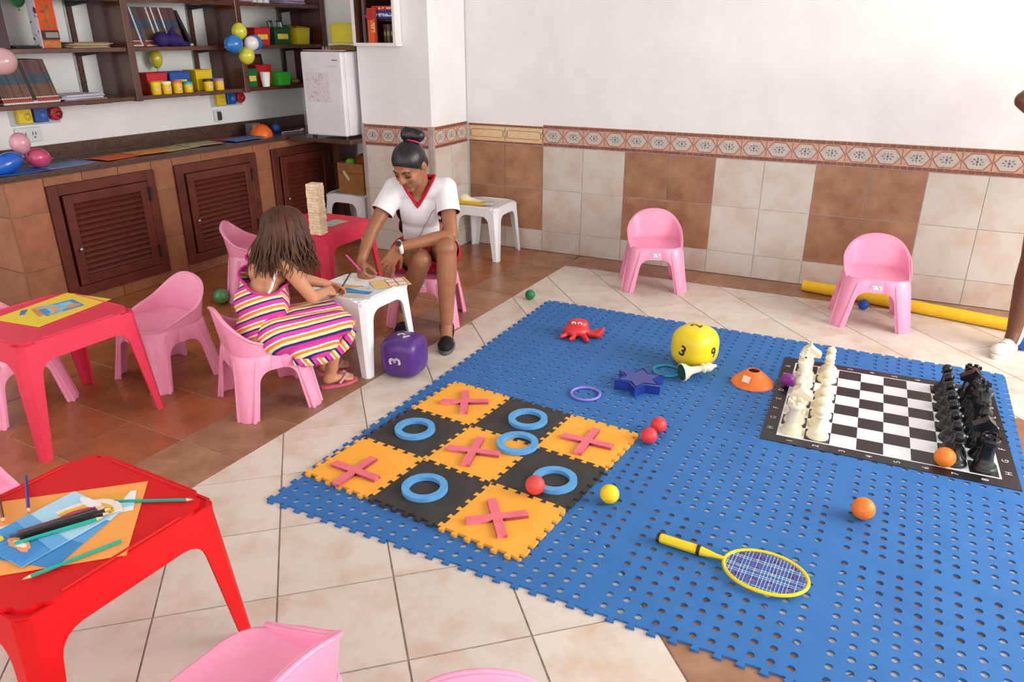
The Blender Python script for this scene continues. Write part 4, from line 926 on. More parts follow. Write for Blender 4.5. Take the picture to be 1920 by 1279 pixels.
def pencil(label, hexc, p, q, z, group='coloured pencils on the bright red table', dull=False):
    p, q = Vector(p).to_3d(), Vector(q).to_3d(); d = q-p; L = d.length
    t = thing('coloured_pencil', label, 'pencil', (p.x, p.y, z), math.atan2(d.y, d.x), group)
    X = Matrix.Rotation(R(90), 4, 'Y')
    mb = MB(); mb.lathe([(0.0042, 0), (0.0042, L-0.018)], 6, 0, X, smooth=False); mb.build('barrel', mat('pencil_'+hexc, hexc, 0.35, 0.5, hexc, 5), t, (0, 0, 0.0042))
    mb = MB(); mb.lathe([(0.0042, L-0.018), (0.0014, L-0.005)], 8, 0, X); mb.build('cut_wood', mat('pencil_wood', '#e3bd93', 0.6), t, (0, 0, 0.0042))
    mb = MB(); mb.lathe([(0.0014, L-0.005), (0.0002, L)], 8, 0, X); mb.build('lead', mat('lead_'+hexc, hexc, 0.5, 0.3, hexc, 5), t, (0, 0, 0.0042))
    return t
pencil('teal pencil pointing at the right corner of the bright red table', '#12998c', (-0.985, 1.568), (-0.79, 1.576), TH+0.002)
pencil('teal pencil along the near edge of the orange card', '#12a08e', (-0.892, 1.411), (-1.04, 1.278), TH+0.003)
pencil('purple pencil at the back of the orange card', '#3a2a78', (-1.262, 1.668), (-1.159, 1.508), TH+0.010)
pencil('brown pencil at the left edge of the orange card', '#6e3320', (-1.315, 1.632), (-1.195, 1.47), TH+0.010)
pencil('maroon pencil at the back of the bundle on the booklet', '#7a3a3e', (-1.14, 1.432), (-0.995, 1.54), TH+0.010)
pencil('grey pencil in the bundle on the booklet', '#4f5760', (-1.15, 1.418), (-0.985, 1.53), TH+0.010)
pencil('brown black pencil in the bundle on the booklet', '#4a3430', (-1.128, 1.418), (-0.972, 1.521), TH+0.012)
pencil('black pencil in the bundle on the booklet', '#1d1a1c', (-1.12, 1.41), (-0.963, 1.512), TH+0.010)
pencil('black pencil lying over the bundle on the booklet', '#26211f', (-1.115, 1.413), (-0.96, 1.518), TH+0.018)
pencil('teal pencil at the front of the bundle on the booklet', '#13a58e', (-1.122, 1.392), (-0.969, 1.494), TH+0.010)
# ------------------------------------------------------------------ play mats
mat_blue = mat('blue_foam', '#3570b2', 0.6, 0.3, '#2f68a9', 7, bump=0.15, bscale=180)
def puzzle(w, nt, depth):
    """outline of a foam tile whose dovetail teeth repeat along every edge, so that neighbours lock"""
    def edge():
        pts = []; p = w/nt
        for k in range(nt):
            x = k*p
            pts += [(x+p*0.02, -depth), (x+p*0.48, -depth), (x+p*0.42, depth), (x+p*1.08, depth)] if True else []
        return pts
    e = []; p = w/nt
    for k in range(nt):
        x = k*p; e += [(x+p*0.16, depth), (x+p*0.08, -depth), (x+p*0.52, -depth), (x+p*0.44, depth)]
    bot = [(x, y) for x, y in e]
    top = [(x, w+y) for x, y in e]
    left = [(y, x) for x, y in e]; right = [(w+y, x) for x, y in e]
    return [(0, 0)]+bot+[(w, 0)]+right+[(w, w)]+top[::-1]+[(0, w)]+left[::-1]
MW = 0.61
holes = []
for i in range(11):
    for j in range(11):
        cx, cy = 0.0435+i*0.0523, 0.0435+j*0.0523
        holes.append([(cx+0.0115*math.cos(-2*math.pi*k/12), cy+0.0115*math.sin(-2*math.pi*k/12)) for k in range(12)])
MTH = 0.007
mat_me = flat('play_mat', [puzzle(MW, 10, 0.0085)]+holes, MTH, mat_blue)
mu, mv, m0 = V(math.cos(R(-27)), math.sin(R(-27)), 0), V(math.sin(R(27)), math.cos(R(27)), 0), V(-0.877, 2.272, 0)
rown = ('nearest', 'second', 'third', 'farthest'); coln = ('leftmost', 'second from the left', 'third from the left', 'rightmost')
for i in range(4):
    for j in range(4):
        o = link('play_mat', mat_me, None, m0+mu*(i*MW)+mv*(j*MW), (0, 0, R(-27)))
        o.data.materials[0] = mat_blue
        tag(o, 'blue perforated foam mat tile, %s row, %s' % (rown[j], coln[i]), 'mat', 'blue foam mat tiles')
# noughts and crosses mat
orange_f = mat('orange_foam', '#f6ad44', 0.65, 0.3, '#f2a63c', 9, bump=0.1, bscale=200); black_f = mat('black_foam', '#403d3a', 0.65, 0.3, '#363331', 9, bump=0.1, bscale=200)
TP = 0.315; t0 = V(-0.78, 2.436, 0); tu, tv = V(math.cos(R(-32.3)), math.sin(R(-32.3)), 0), V(math.sin(R(32.3)), math.cos(R(32.3)), 0)
tt_o = flat('game_mat', [puzzle(TP, 6, 0.0085)], 0.011, orange_f); tt_b = tt_o.copy(); tt_b.materials.clear(); tt_b.materials.append(black_f)
ZM = MTH+0.0005; ZG = ZM+0.011
colt = {(0, 0): 'at the left corner', (2, 0): 'at the near corner', (1, 1): 'in the centre', (0, 2): 'at the far corner', (2, 2): 'at the right corner', (1, 0): 'on the near left side', (0, 1): 'on the far left side', (2, 1): 'on the near right side', (1, 2): 'on the far right side'}
for i in range(3):
    for j in range(3):
        org = (i+j) % 2 == 0
        o = link('game_mat', tt_o if org else tt_b, None, t0+tu*(i*TP)+tv*(j*TP)+V(0, 0, ZM), (0, 0, R(-32.3)))
        tag(o, ('orange' if org else 'black')+' foam game tile '+colt[(i, j)]+' of the noughts and crosses grid', 'mat', 'noughts and crosses tiles')
pinkf = mat('pink_foam', '#e87884', 0.7, 0.3, '#e06c7c', 20, bump=0.2, bscale=120); bluef = mat('sky_blue_foam', '#62a6de', 0.6, 0.3, '#5a9dd6', 20, bump=0.1, bscale=120)
def cross_poly(L, w):
    a, b = L/2, w/2; return [(b, b), (a, b), (a, -b), (b, -b), (b, -a), (-b, -a), (-b, -b), (-a, -b), (-a, b), (-b, b), (-b, a), (b, a)]
cr_me = flat('foam_cross', [cross_poly(0.215, 0.034)], 0.012, pinkf); rg_me = flat('foam_ring', [[(0.084*math.cos(2*math.pi*k/40), 0.084*math.sin(2*math.pi*k/40)) for k in range(40)], [(0.057*math.cos(-2*math.pi*k/40), 0.057*math.sin(-2*math.pi*k/40)) for k in range(40)]], 0.016, bluef)
def on_grid(i, j, dx=0.0, dy=0.0): return t0+tu*((i+0.5)*TP+dx)+tv*((j+0.5)*TP+dy)+V(0, 0, ZG+0.0005)
for (i, j), dx, dy, a in (((0, 0), -0.592, 2.434, -31), ((2, 0), -0.052, 2.14, 11), ((1, 1), -0.153, 2.58, -14), ((0, 2), -0.213, 3.01, 1), ((2, 2), 0.304, 2.658, -26)):
    tag(link('foam_cross', cr_me, None, V(dx, dy, ZG+0.0005), (0, 0, R(a)), bevel=0.003), 'pink foam cross on the orange tile '+colt[(i, j)]+' of the game grid', 'game piece', 'pink foam crosses')
for (i, j), dx, dy in (((1, 0), -0.317, 2.32), ((0, 1), -0.405, 2.758), ((2, 1), 0.157, 2.37), ((1, 2), 0.068, 2.845)):
    tag(link('foam_ring', rg_me, None, V(dx, dy, ZG+0.0005), bevel=0.003), 'blue foam ring on the black tile '+colt[(i, j)]+' of the game grid', 'game piece', 'blue foam rings')
tag(link('foam_ring', rg_me, None, V(0.022, 2.636, ZG+0.0025), (0, 0, 0), bevel=0.003), 'blue foam ring straddling the central orange tile of the game grid', 'game piece', 'blue foam rings')
# ------------------------------------------------------------------ balls
def ball(label, hexc, x, y, r, z):
    mb = MB(); mb.ell((0, 0, 0), r, 0, 28, 18)
    o = mb.build('ball', mat('pball_'+hexc, hexc, 0.42, 0.45, hexc, 5, sss=0.1), None, (x, y, z+r)); return tag(o, label, 'ball', 'small plastic balls')
ball('green ball on the beige floor tiles', '#14784c', 0.114, 4.486, 0.0315, 0.0)
ball('red ball on the blue ring of the game grid', '#d84844', 0.083, 2.295, 0.0355, ZG)
ball('yellow ball on the blue mat beside the game grid', '#f0cf1c', 0.346, 2.256, 0.0345, ZM)
ball('orange ball alone on the blue mat near the racket', '#f27c2a', 1.205, 2.162, 0.0385, ZM)
ball('red ball, farther of the two touching on the blue mat', '#d83a42', 0.612, 2.765, 0.034, ZM)
ball('red ball, nearer of the two touching on the blue mat', '#d83a42', 0.557, 2.675, 0.034, ZM)
ball('orange ball on the chess mat beside the black pawns', '#f38428', 1.665, 2.50, 0.0385, ZM)
ball('purple ball at the corner of the chess mat', '#8a2d9a', 1.30, 3.20, 0.0325, ZM+0.004)
ball('blue ball on the floor under the pink chair by the foam tube', '#1553b0', 2.135, 4.30, 0.0315, 0.0)
ball('blue ball beside the white shoe at the right edge', '#1553b0', 2.71, 3.665, 0.034, 0.0)
# ------------------------------------------------------------------ toys on the mat
def superbox(name, r, e, m, parent, z):
    mb = MB(); n_ = 14
    def f(p):
        k = (abs(p[0])**e+abs(p[1])**e+abs(p[2])**e)**(1/e); return V(*p)*(r/k)
    for ax in range(3):
        for s_ in (-1, 1):
            vs = []; fs = []
            for i in range(n_+1):
                for j in range(n_+1):
                    a, b = math.tan((i/n_*2-1)*math.pi/4), math.tan((j/n_*2-1)*math.pi/4)
                    p = [0, 0, 0]; p[ax] = s_; p[(ax+1) % 3] = a; p[(ax+2) % 3] = b; vs.append(f(p))
            for i in range(n_):
                for j in range(n_):
                    q = (i*(n_+1)+j, (i+1)*(n_+1)+j, (i+1)*(n_+1)+j+1, i*(n_+1)+j+1); fs.append(q if s_ > 0 else q[::-1])
            mb.add(vs, fs, 0, True)
    o = mb.build(name, m, parent, (0, 0, z), fix=True)
    for p in o.data.polygons: p.use_smooth = True
    return f, o
def die(label, hexc, ink, x, y, rz, r, e, z, faces, rough=0.4):
    t = thing('foam_die', label, 'die', (x, y, z), rz, 'large number dice')
    f, o = superbox('cube', r, e, mat('die_'+hexc, hexc, rough, 0.5, hexc, 5, coat=0.2, sss=0.1), t, r)
    im = mat('die_ink_'+ink, ink, 0.5)
    for txt, ax, spin, sz in faces:
        me = text_mesh(txt, sz, im, 0.0003, 0.0022)
        Mx = {'front': Matrix.Rotation(R(90), 4, 'X'), 'left': Matrix.Rotation(R(-90), 4, 'Z') @ Matrix.Rotation(R(90), 4, 'X'), 'right': Matrix.Rotation(R(90), 4, 'Z') @ Matrix.Rotation(R(90), 4, 'X'), 'top': Matrix.Identity(4)}[ax]
        me.transform(Mx @ Matrix.Translation((0, 0, r)) @ Matrix.Rotation(R(spin), 4, 'Z'))
        for v in me.vertices: k = v.co.copy(); v.co = f(k)*1.004+V(0, 0, r)
        link('number', me, t)
die('big yellow foam die with black numbers on the blue mat', '#f0d21e', '#2e2a18', 0.912, 3.45, R(-47), 0.107, 2.75, ZM, (('3', 'front', -18, 0.075), ('6', 'right', 200, 0.075), ('2', 'top', 100, 0.075)))
die('purple foam die with white numbers on the floor by the white table', '#52287f', '#e8e4ee', -0.527, 3.385, R(-20), 0.098, 4.2, 0.0, (('3', 'front', 95, 0.085), ('2', 'top', 60, 0.085), ('1', 'left', 0, 0.085)))
def torus_obj(label, hexc, x, y, R0, r0, z, rot=(0, 0, 0), name='plastic_ring'):
    mb = MB(); mb.tube([(R0*math.cos(2*math.pi*k/40), R0*math.sin(2*math.pi*k/40), 0) for k in range(40)], r0, 0, 10, closed=True)
    return tag(mb.build(name, mat('ring_'+hexc, hexc, 0.4, 0.5, hexc, 5), None, (x, y, z+r0), rot), label, 'ring', 'thin plastic rings')
torus_obj('lilac plastic ring on the blue mat behind the game grid', '#8c7ad0', 0.34, 3.115, 0.066, 0.0065, ZM)
torus_obj('teal plastic ring on the blue mat beside the yellow die', '#1a93a8', 0.765, 3.37, 0.066, 0.0065, ZM)
# translucent blue star tray
st = []
for k in range(12):
    a = R(30*k+12); r_ = 0.125 if k % 2 == 0 else 0.072; st.append((r_*math.cos(a), r_*math.sin(a)))
star = thing('star_mould', 'dark blue star shaped mould on the blue mat', 'toy', (0.60, 3.205, ZM), 0)
navy = mat('navy_plastic', '#233a96', 0.25, 0.5, '#1c3188', 5, coat=0.3)
mb = MB(); mb.prism(st, 0, 0.042); mb.build('star_body', navy, star, bevel=0.006, seg=3)
mb = MB(); mb.prism([(p[0]*0.8, p[1]*0.8) for p in st], 0.041, 0.047); mb.build('top_face', navy, star, bevel=0.003)
mb = MB(); mb.tube([(p[0]*0.97, p[1]*0.97, 0.043) for p in st], 0.004, 0, 8, closed=True); mb.build('rim', navy, star)
# red crab mould
crab = thing('crab_mould', 'red crab shaped sand mould with white eyes on the blue mat', 'toy', (0.385, 3.84, ZM), R(-12)); cb = crab.location.copy()
def K3(x, y, z): return cb+Matrix.Rotation(R(-12), 3, 'Z') @ V(x, y, z)
redp = mat('crab_red', '#d92f30', 0.4, 0.5, '#d22a2c', 5, coat=0.15)
o = blob('body', [('e', K3(-0.03, 0, 0.035), (0.075, 0.055, 0.035)), ('e', K3(-0.025, 0.02, 0.065), (0.06, 0.04, 0.03)), ('c', K3(-0.08, -0.03, 0.015), 0.017, K3(-0.105, -0.06, 0.014), 0.012), ('c', K3(-0.04, -0.06, 0.014), 0.016, K3(-0.05, -0.09, 0.014), 0.012), ('c', K3(0.02, -0.05, 0.016), 0.018, K3(0.04, -0.085, 0.014), 0.013),
    ('c', K3(0.04, 0, 0.02), 0.02, K3(0.09, -0.01, 0.02), 0.02), ('c', K3(0.09, -0.01, 0.02), 0.022, K3(0.115, 0.0, 0.05), 0.012), ('c', K3(0.09, -0.01, 0.02), 0.018, K3(0.08, 0.01, 0.045), 0.008), ('c', K3(-0.06, 0.05, 0.016), 0.016, K3(-0.09, 0.08, 0.014), 0.012)], redp, crab, 0.005, 3, cb); o.rotation_euler = (0, 0, R(12))
mb = MB()
for x in (-0.045, -0.012): mb.ell((x, -0.018, 0.082), (0.013, 0.007, 0.008), 0)
for x in (-0.042, -0.009): mb.ell((x, -0.024, 0.083), (0.005, 0.003, 0.005), 1)
mb.build('eyes', [mat('eye_white', '#f2efe8', 0.4), mat('eye_black', '#1a1818', 0.3)], crab)
disc_cone('orange training cone with a pale sticker on the blue mat', (1.15, 3.245, ZM), 0.1, 0.066, '#f07a30', True)
# racket
rk = thing('toy_racket', 'yellow toy racket lying on the blue mat', 'racket', (0.481, 2.033, ZM), R(-29.6))
yel_r = mat('racket_yellow', '#f2d40f', 0.35, 0.5, '#ecca0a', 6)
X90 = Matrix.Rotation(R(90), 4, 'Y')
mb = MB(); mb.lathe([(0.014, 0.004), (0.0155, 0.012), (0.0155, 0.13)], 8, 0, X90, smooth=False); mb.build('grip', yel_r, rk, (0, 0, 0.0165))
mb = MB(); mb.lathe([(0.0165, -0.004), (0.0165, 0.005)], 12, 0, X90); mb.lathe([(0.0175, 0.128), (0.0175, 0.139)], 12, 0, X90); mb.build('grip_bands', mat('racket_black', '#1f1c18', 0.5), rk, (0, 0, 0.0165))
mb = MB(); mb.lathe([(0.0155, 0.139), (0.014, 0.15), (0.0075, 0.19), (0.006, 0.218)], 12, 0, X90); mb.build('throat', yel_r, rk, (0, 0, 0.0155))
hc, ha, hb = 0.342, 0.126, 0.098
mb = MB(); mb.tube([(hc+ha*math.cos(2*math.pi*k/48), hb*math.sin(2*math.pi*k/48), 0.0145) for k in range(48)], 0.0058, 0, 8, closed=True); mb.build('head_frame', yel_r, rk)
mb = MB(); rr = random.Random(4)
for k in range(-11, 12):
    x = hc+k*ha/12; y = hb*math.sqrt(max(0, 1-((x-hc)/ha)**2)); mi = 0 if k % 2 else rr.choice([0, 1])
    mb.tube([(x, -y, 0.0145), (x, y, 0.0145)], 0.0009, mi, 4)
for k in range(-10, 11):
    y = k*hb/11; x = ha*math.sqrt(max(0, 1-(y/hb)**2)); mi = rr.choice([0, 1, 1])
    mb.tube([(hc-x, y, 0.0152), (hc+x, y, 0.0152)], 0.0009, mi, 4)
mb.build('strings', [mat('string_white', '#cfe6ec', 0.5), mat('string_purple', '#8f5fb8', 0.5)], rk)
# yellow foam tube along the wall
mb = MB(); mb.tube([(1.90, 4.665, 0.036), (2.15, 4.475, 0.036), (2.45, 4.225, 0.036), (2.75, 3.985, 0.036), (3.05, 3.745, 0.036), (3.3, 3.55, 0.036)], 0.036, 0, 20)
o = mb.build('foam_tube', mat('yellow_foam', '#f6c834', 0.75, 0.25, '#f2c02c', 20, bump=0.2, bscale=150), None); tag(o, 'long yellow foam tube on the floor behind the pink chair', 'foam tube')
mb = MB(); mb.ell((0, 0, 0.075), (0.08, 0.08, 0.075)); mb.ell((0.02, 0.03, 0.13), (0.05, 0.05, 0.03)); o = mb.build('black_bag', mat('black_nylon', '#17171a', 0.6, 0.3, '#202024', 20), None, (-3.22, 4.42, 0)); tag(o, 'black bag on the floor at the left end of the cabinet', 'bag')
# ------------------------------------------------------------------ chess
CS = 0.09945; ca = R(-24.74); cu_, cv_ = V(math.cos(ca), math.sin(ca), 0), V(-math.sin(ca), math.cos(ca), 0); co = V(1.1076, 2.7425, 0)
board = thing('chess_mat', 'black and white roll out chess mat on the blue mat', 'chess board', co+V(0, 0, ZM), ca)
blk = mat('chess_vinyl_black', '#17161a', 0.35, 0.5, '#1e1b1f', 12); whi = mat('chess_vinyl_white', '#e4e6ea', 0.4, 0.5, '#dcdee4', 6)
B8 = 8*CS
mb = MB(); mb.box((B8/2, B8/2, 0.0012), (B8+0.13, B8+0.13, 0.0024)); mb.build('sheet', blk, board)
fm = flat('border_line', [[(-0.007, -0.007), (B8+0.007, -0.007), (B8+0.007, B8+0.007), (-0.007, B8+0.007)], [(0, 0), (0, B8), (B8, B8), (B8, 0)]], 0.0006, whi); link('border_line', fm, board, (0, 0, 0.0024))
sq = MB(); sq.box((0, 0, 0.0003), (CS, CS, 0.0006)); sqm = sq.mesh('square', whi); sqb = sq.mesh('square', blk)
for i in range(8):
    for j in range(8): link('square', sqm if (i+j) % 2 == 0 else sqb, board, ((i+0.5)*CS, (j+0.5)*CS, 0.0024))
ltr = mat('chess_lettering', '#d9d9d6', 0.5)
tms = {c: text_mesh(c, 0.034, ltr, 0.0002) for c in 'ABCDEFGH12345678'}
for k in range(8):
    link('letter', tms['HGFEDCBA'[k]], board, (-0.036, (k+0.5)*CS, 0.0027), (0, 0, R(90))); link('letter', tms['HGFEDCBA'[k]], board, (B8+0.036, (k+0.5)*CS, 0.0027), (0, 0, R(90)))
    link('letter', tms[str(k+1)], board, ((k+0.5)*CS, -0.036, 0.0027), (0, 0, R(90))); link('letter', tms[str(k+1)], board, ((k+0.5)*CS, B8+0.036, 0.0027), (0, 0, R(90)))
ivory = mat('ivory_plastic', '#f1e6cc', 0.4, 0.5, '#ebddbe', 8, sss=0.1); jet = mat('black_plastic', '#141619', 0.25, 0.5, '#191b1f', 8)
base_p = [(0.037, 0), (0.037, 0.008), (0.034, 0.014), (0.031, 0.017), (0.032, 0.023), (0.024, 0.032)]
def piece(kind):
    """returns [(part, MB)] for one chess man"""
    a = MB(); parts = []
    if kind == 'pawn':
        a.lathe(base_p+[(0.015, 0.045), (0.0115, 0.07), (0.011, 0.084), (0.019, 0.088), (0.019, 0.092), (0.011, 0.095)], 22); h = MB(); h.ell((0, 0, 0.109), 0.0185, 0, 18, 12); parts = [('body', a), ('head', h)]
    elif kind == 'rook':
        a.lathe(base_p+[(0.021, 0.05), (0.019, 0.095), (0.025, 0.108), (0.027, 0.112), (0.027, 0.128), (0.018, 0.128), (0.018, 0.118), (0, 0.118)], 22); h = MB()
        for k in range(6):
            t_ = 2*math.pi*k/6; h.box((0.0225*math.cos(t_), 0.0225*math.sin(t_), 0.132), (0.009, 0.013, 0.012), rz=t_)
        parts = [('body', a), ('battlements', h)]
    elif kind == 'bishop':
        a.lathe(base_p+[(0.016, 0.05), (0.0125, 0.1), (0.021, 0.106), (0.021, 0.112), (0.013, 0.116)], 22); h = MB(); h.lathe([(0.012, 0.116), (0.0195, 0.13), (0.019, 0.142), (0.008, 0.162), (0.006, 0.166), (0.0075, 0.17), (0.006, 0.175), (0, 0.177)], 18); parts = [('body', a), ('mitre', h)]
    elif kind in ('queen', 'king'):
        z = 0.0 if kind == 'queen' else 0.008
        a.lathe(base_p+[(0.018, 0.055), (0.0145, 0.12+z), (0.024, 0.126+z), (0.024, 0.131+z), (0.019, 0.135+z), (0.022, 0.14+z), (0.016, 0.145+z), (0.026, 0.178+z), (0.02, 0.18+z), (0.0, 0.186+z)], 22); h = MB()
        if kind == 'queen':
            for k in range(8):
                t_ = 2*math.pi*k/8; h.ell((0.023*math.cos(t_), 0.023*math.sin(t_), 0.18), 0.0055, 0, 8, 6)
            h.ell((0, 0, 0.193), 0.0075)
        else: h.box((0, 0, 0.206), (0.007, 0.007, 0.03)); h.box((0, 0, 0.208), (0.022, 0.007, 0.007))
        parts = [('body', a), ('crown', h)]
    else:
        a.lathe(base_p+[(0.026, 0.04), (0.024, 0.05), (0.0, 0.052)], 22); h = MB()
        prof = [(-0.026, 0.045), (0.024, 0.045), (0.026, 0.075), (0.016, 0.1), (0.022, 0.108), (0.046, 0.108), (0.05, 0.117), (0.045, 0.127), (0.024, 0.142), (0.012, 0.152), (0.006, 0.165), (-0.004, 0.152), (-0.02, 0.14), (-0.03, 0.115), (-0.032, 0.08)]
        h.prism(prof, -0.0185, 0.0185, 0, MYZ); parts = [('body', a), ('horse_head', h)]
    for _, q in parts: q.v = [(x*1.2, y*1.2, z*1.06) for x, y, z in q.v]
    return parts
protos = {}
def chess(kind, side, i, j, rz=0.0, dx=0, dy=0, label=None, rot=None, loc=None):
    key = (kind, side); p = loc if loc is not None else co+cu_*((i+0.5)*CS+dx)+cv_*((j+0.5)*CS+dy)+V(0, 0, ZM+0.003)
    m = ivory if side == 'white' else jet
    g = '%s chess men' % side
    if key not in protos:
        t = thing('chess_'+kind, label, 'chess piece', p, rz, g)
        for n_, mb in piece(kind): mb.build(n_, m, t, bevel=0.008 if n_ == 'horse_head' else 0, seg=3)
        protos[key] = t
    else: t = dup(protos[key], label, p, rz, g)
    if rot: t.rotation_euler = rot
    return t
order = ['rook', 'knight', 'bishop', 'king', 'queen', 'bishop', 'knight', 'rook']
nth = ('nearest', 'second nearest', 'third nearest', 'fourth nearest', 'fifth nearest', 'sixth nearest', 'second farthest', 'farthest')
for j in range(8):
    k = order[j]; near = 'near' if j < 4 else 'far'
    uniq = k if k in ('king', 'queen') else k+' at the %s end' % near
    if j != 7: chess(k, 'white', 0, j, ca+R(0 if k == 'knight' else 0), label='ivory chess %s of the left back row' % uniq)
    chess(k, 'black', 7, j, ca+R(180 if k == 'knight' else 0), label='black chess %s of the right back row' % uniq)
    if j != 5: chess('pawn', 'white', 1, j, label='ivory chess pawn, %s in its row' % nth[j])
    chess('pawn', 'black', 6, j, label='black chess pawn, %s in its row' % nth[j])
lp = chess('bishop', 'white', 0, 0, label='ivory chess piece with green felt base lying by the yellow die', loc=V(0.812, 3.268, ZM+0.0435), rot=(0, R(86), R(16)))
mb = MB(); mb.lathe([(0.0405, -0.0015), (0.0405, 0.0005)], 22); mb.build('felt_base', mat('green_felt', '#2b5a44', 0.9, 0.1, '#244c3a', 30), lp)
# ------------------------------------------------------------------ people
def hand(w, d, n, s, k=1.0, curl=(20, 25, 15), spread=0.25, thumb=(0.6, 0.5, 0.3), only=None):
    """rounded cones for a hand: w wrist, d towards the fingertips, n palm normal, s towards the thumb side"""
    w, d, n, s = Vector(w), Vector(d).normalized(), Vector(n), Vector(s)
    n = (n-d*n.dot(d)).normalized(); s = (s-d*s.dot(d)-n*s.dot(n)).normalized()
    caps = []
    F_ = [(0.030, 0.088, (0.040, 0.025, 0.020), 1.0), (0.010, 0.092, (0.045, 0.028, 0.021), 1.0), (-0.010, 0.088, (0.041, 0.026, 0.020), 0.95), (-0.028, 0.080, (0.033, 0.020, 0.018), 0.85)]
    for i, (o, L, segs, rr) in enumerate(F_):
        kn = w+d*L*k+s*o*k
        caps.append(('c', w+s*o*0.55*k+d*0.01*k, 0.0155*k, kn, 0.0115*k))
        ang = 0; p = kn; dd = (d+s*(o/0.03)*spread*0.35).normalized()
        for j, sl in enumerate(segs):
            ang += R(curl[j]); q = p+(dd*math.cos(ang)+n*math.sin(ang))*sl*k
            caps.append(('c', p, (0.0098-0.0009*j)*rr*k, q, (0.0089-0.0011*j)*rr*k)); p = q
    p = w+s*0.022*k+d*0.022*k; t0_ = (s*thumb[0]+d*0.7+n*thumb[1]).normalized()
    for j, (sl, bend) in enumerate(((0.042, 0), (0.032, 0.3), (0.026, 0.5))):
        dr = (t0_+n*bend*thumb[2]+d*bend*0.6-s*bend*0.5).normalized(); q = p+dr*sl*k
        caps.append(('c', p, (0.0145-0.002*j)*k, q, (0.0125-0.002*j)*k)); p = q
    return caps
def head_frame(c, f):
    c, f = Vector(c), Vector(f).normalized(); up = (V(0, 0, 1)-f*f.z).normalized(); rt = f.cross(up)
    Mx = Matrix((rt, f, up)).transposed(); return c, rt, f, up, Mx.to_euler(), Mx
def paint(o, mats, fn, root):
    """assign extra material slots to faces by position and normal"""
    for m in mats: o.data.materials.append(m)
    rt = Vector(root)
    for p in o.data.polygons: p.material_index = fn(p.center+rt, p.normal)
skin_w = mat('brown_skin', '#a56e4e', 0.42, 0.45, '#966143', 9, sss=0.15); hair_b = mat('black_hair', '#141214', 0.34, 0.5, '#1f1b1d', 40, 6, (0.4, 0.6), bump=0.12, bscale=90)
shirt_w = mat('white_jersey', '#e9e7ea', 0.75, 0.25, '#e2e0e4', 6, bump=0.15, bscale=30); shirt_r = mat('red_trim_cloth', '#c01530', 0.7, 0.25, '#b2122b', 9); shirt_d = mat('maroon_black_panel', '#35121c', 0.75, 0.2, '#2a0e16', 9)
# ---- woman in the white shirt
RW = V(-0.5, 4.05, 0)
wo = thing('person', 'seated person in white V-neck shirt and red shorts, drawing with a pink pencil', 'person', RW)
hc_, hr, hf, hu, he, hM = head_frame((-0.52, 3.865, 0.935), (-0.40, -0.72, -0.52))
def HP(a, b, c): return hc_+hr*a+hf*b+hu*c
shR, shL = V(-0.622, 4.0, 0.79), V(-0.352, 3.98, 0.795)
elR, wrR = V(-0.742, 3.87, 0.585), V(-0.782, 3.745, 0.462)
elL, wrL = V(-0.318, 3.85, 0.578), V(-0.588, 3.765, 0.532)
hipR, hipL, knR, knL = V(-0.585, 4.14, 0.39), V(-0.405, 4.14, 0.40), V(-0.475, 3.80, 0.455), V(-0.338, 3.775, 0.525)
anR, anL = V(-0.615, 3.985, 0.10), V(-0.352, 3.765, 0.095)
caps = [('e', V(-0.49, 4.13, 0.45), (0.125, 0.095, 0.11)), ('e', V(-0.49, 4.08, 0.60), (0.115, 0.082, 0.12), (R(18), 0, 0)), ('e', V(-0.488, 4.02, 0.72), (0.125, 0.082, 0.10), (R(25), 0, 0)),
    ('c', shR, 0.046, V(-0.49, 4.0, 0.785), 0.058), ('c', shL, 0.046, V(-0.49, 4.0, 0.785), 0.058), ('c', V(-0.49, 3.99, 0.78), 0.058, HP(0, -0.035, -0.05), 0.047),
    ('c', shR, 0.046, elR, 0.035), ('c', elR, 0.036, elR.lerp(wrR, 0.4), 0.033), ('c', elR.lerp(wrR, 0.4), 0.033, wrR, 0.023),
    ('c', shL, 0.046, elL, 0.036), ('c', elL, 0.036, elL.lerp(wrL, 0.35), 0.035), ('c', elL.lerp(wrL, 0.35), 0.035, wrL, 0.024),
    ('c', hipR, 0.09, knR, 0.056), ('c', hipL, 0.09, knL, 0.056), ('e', knR+V(0, -0.006, 0.002), (0.054, 0.050, 0.054)), ('e', knL+V(0, -0.006, 0.002), (0.054, 0.050, 0.054)),
    ('c', knR, 0.053, knR.lerp(anR, 0.32), 0.054), ('c', knR.lerp(anR, 0.32), 0.054, anR, 0.033), ('c', knL, 0.053, knL.lerp(anL, 0.32), 0.054), ('c', knL.lerp(anL, 0.32), 0.054, anL, 0.033),
    ('c', anR, 0.034, anR+V(0, -0.05, -0.05), 0.034), ('c', anL, 0.034, anL+V(0, -0.05, -0.05), 0.034)]
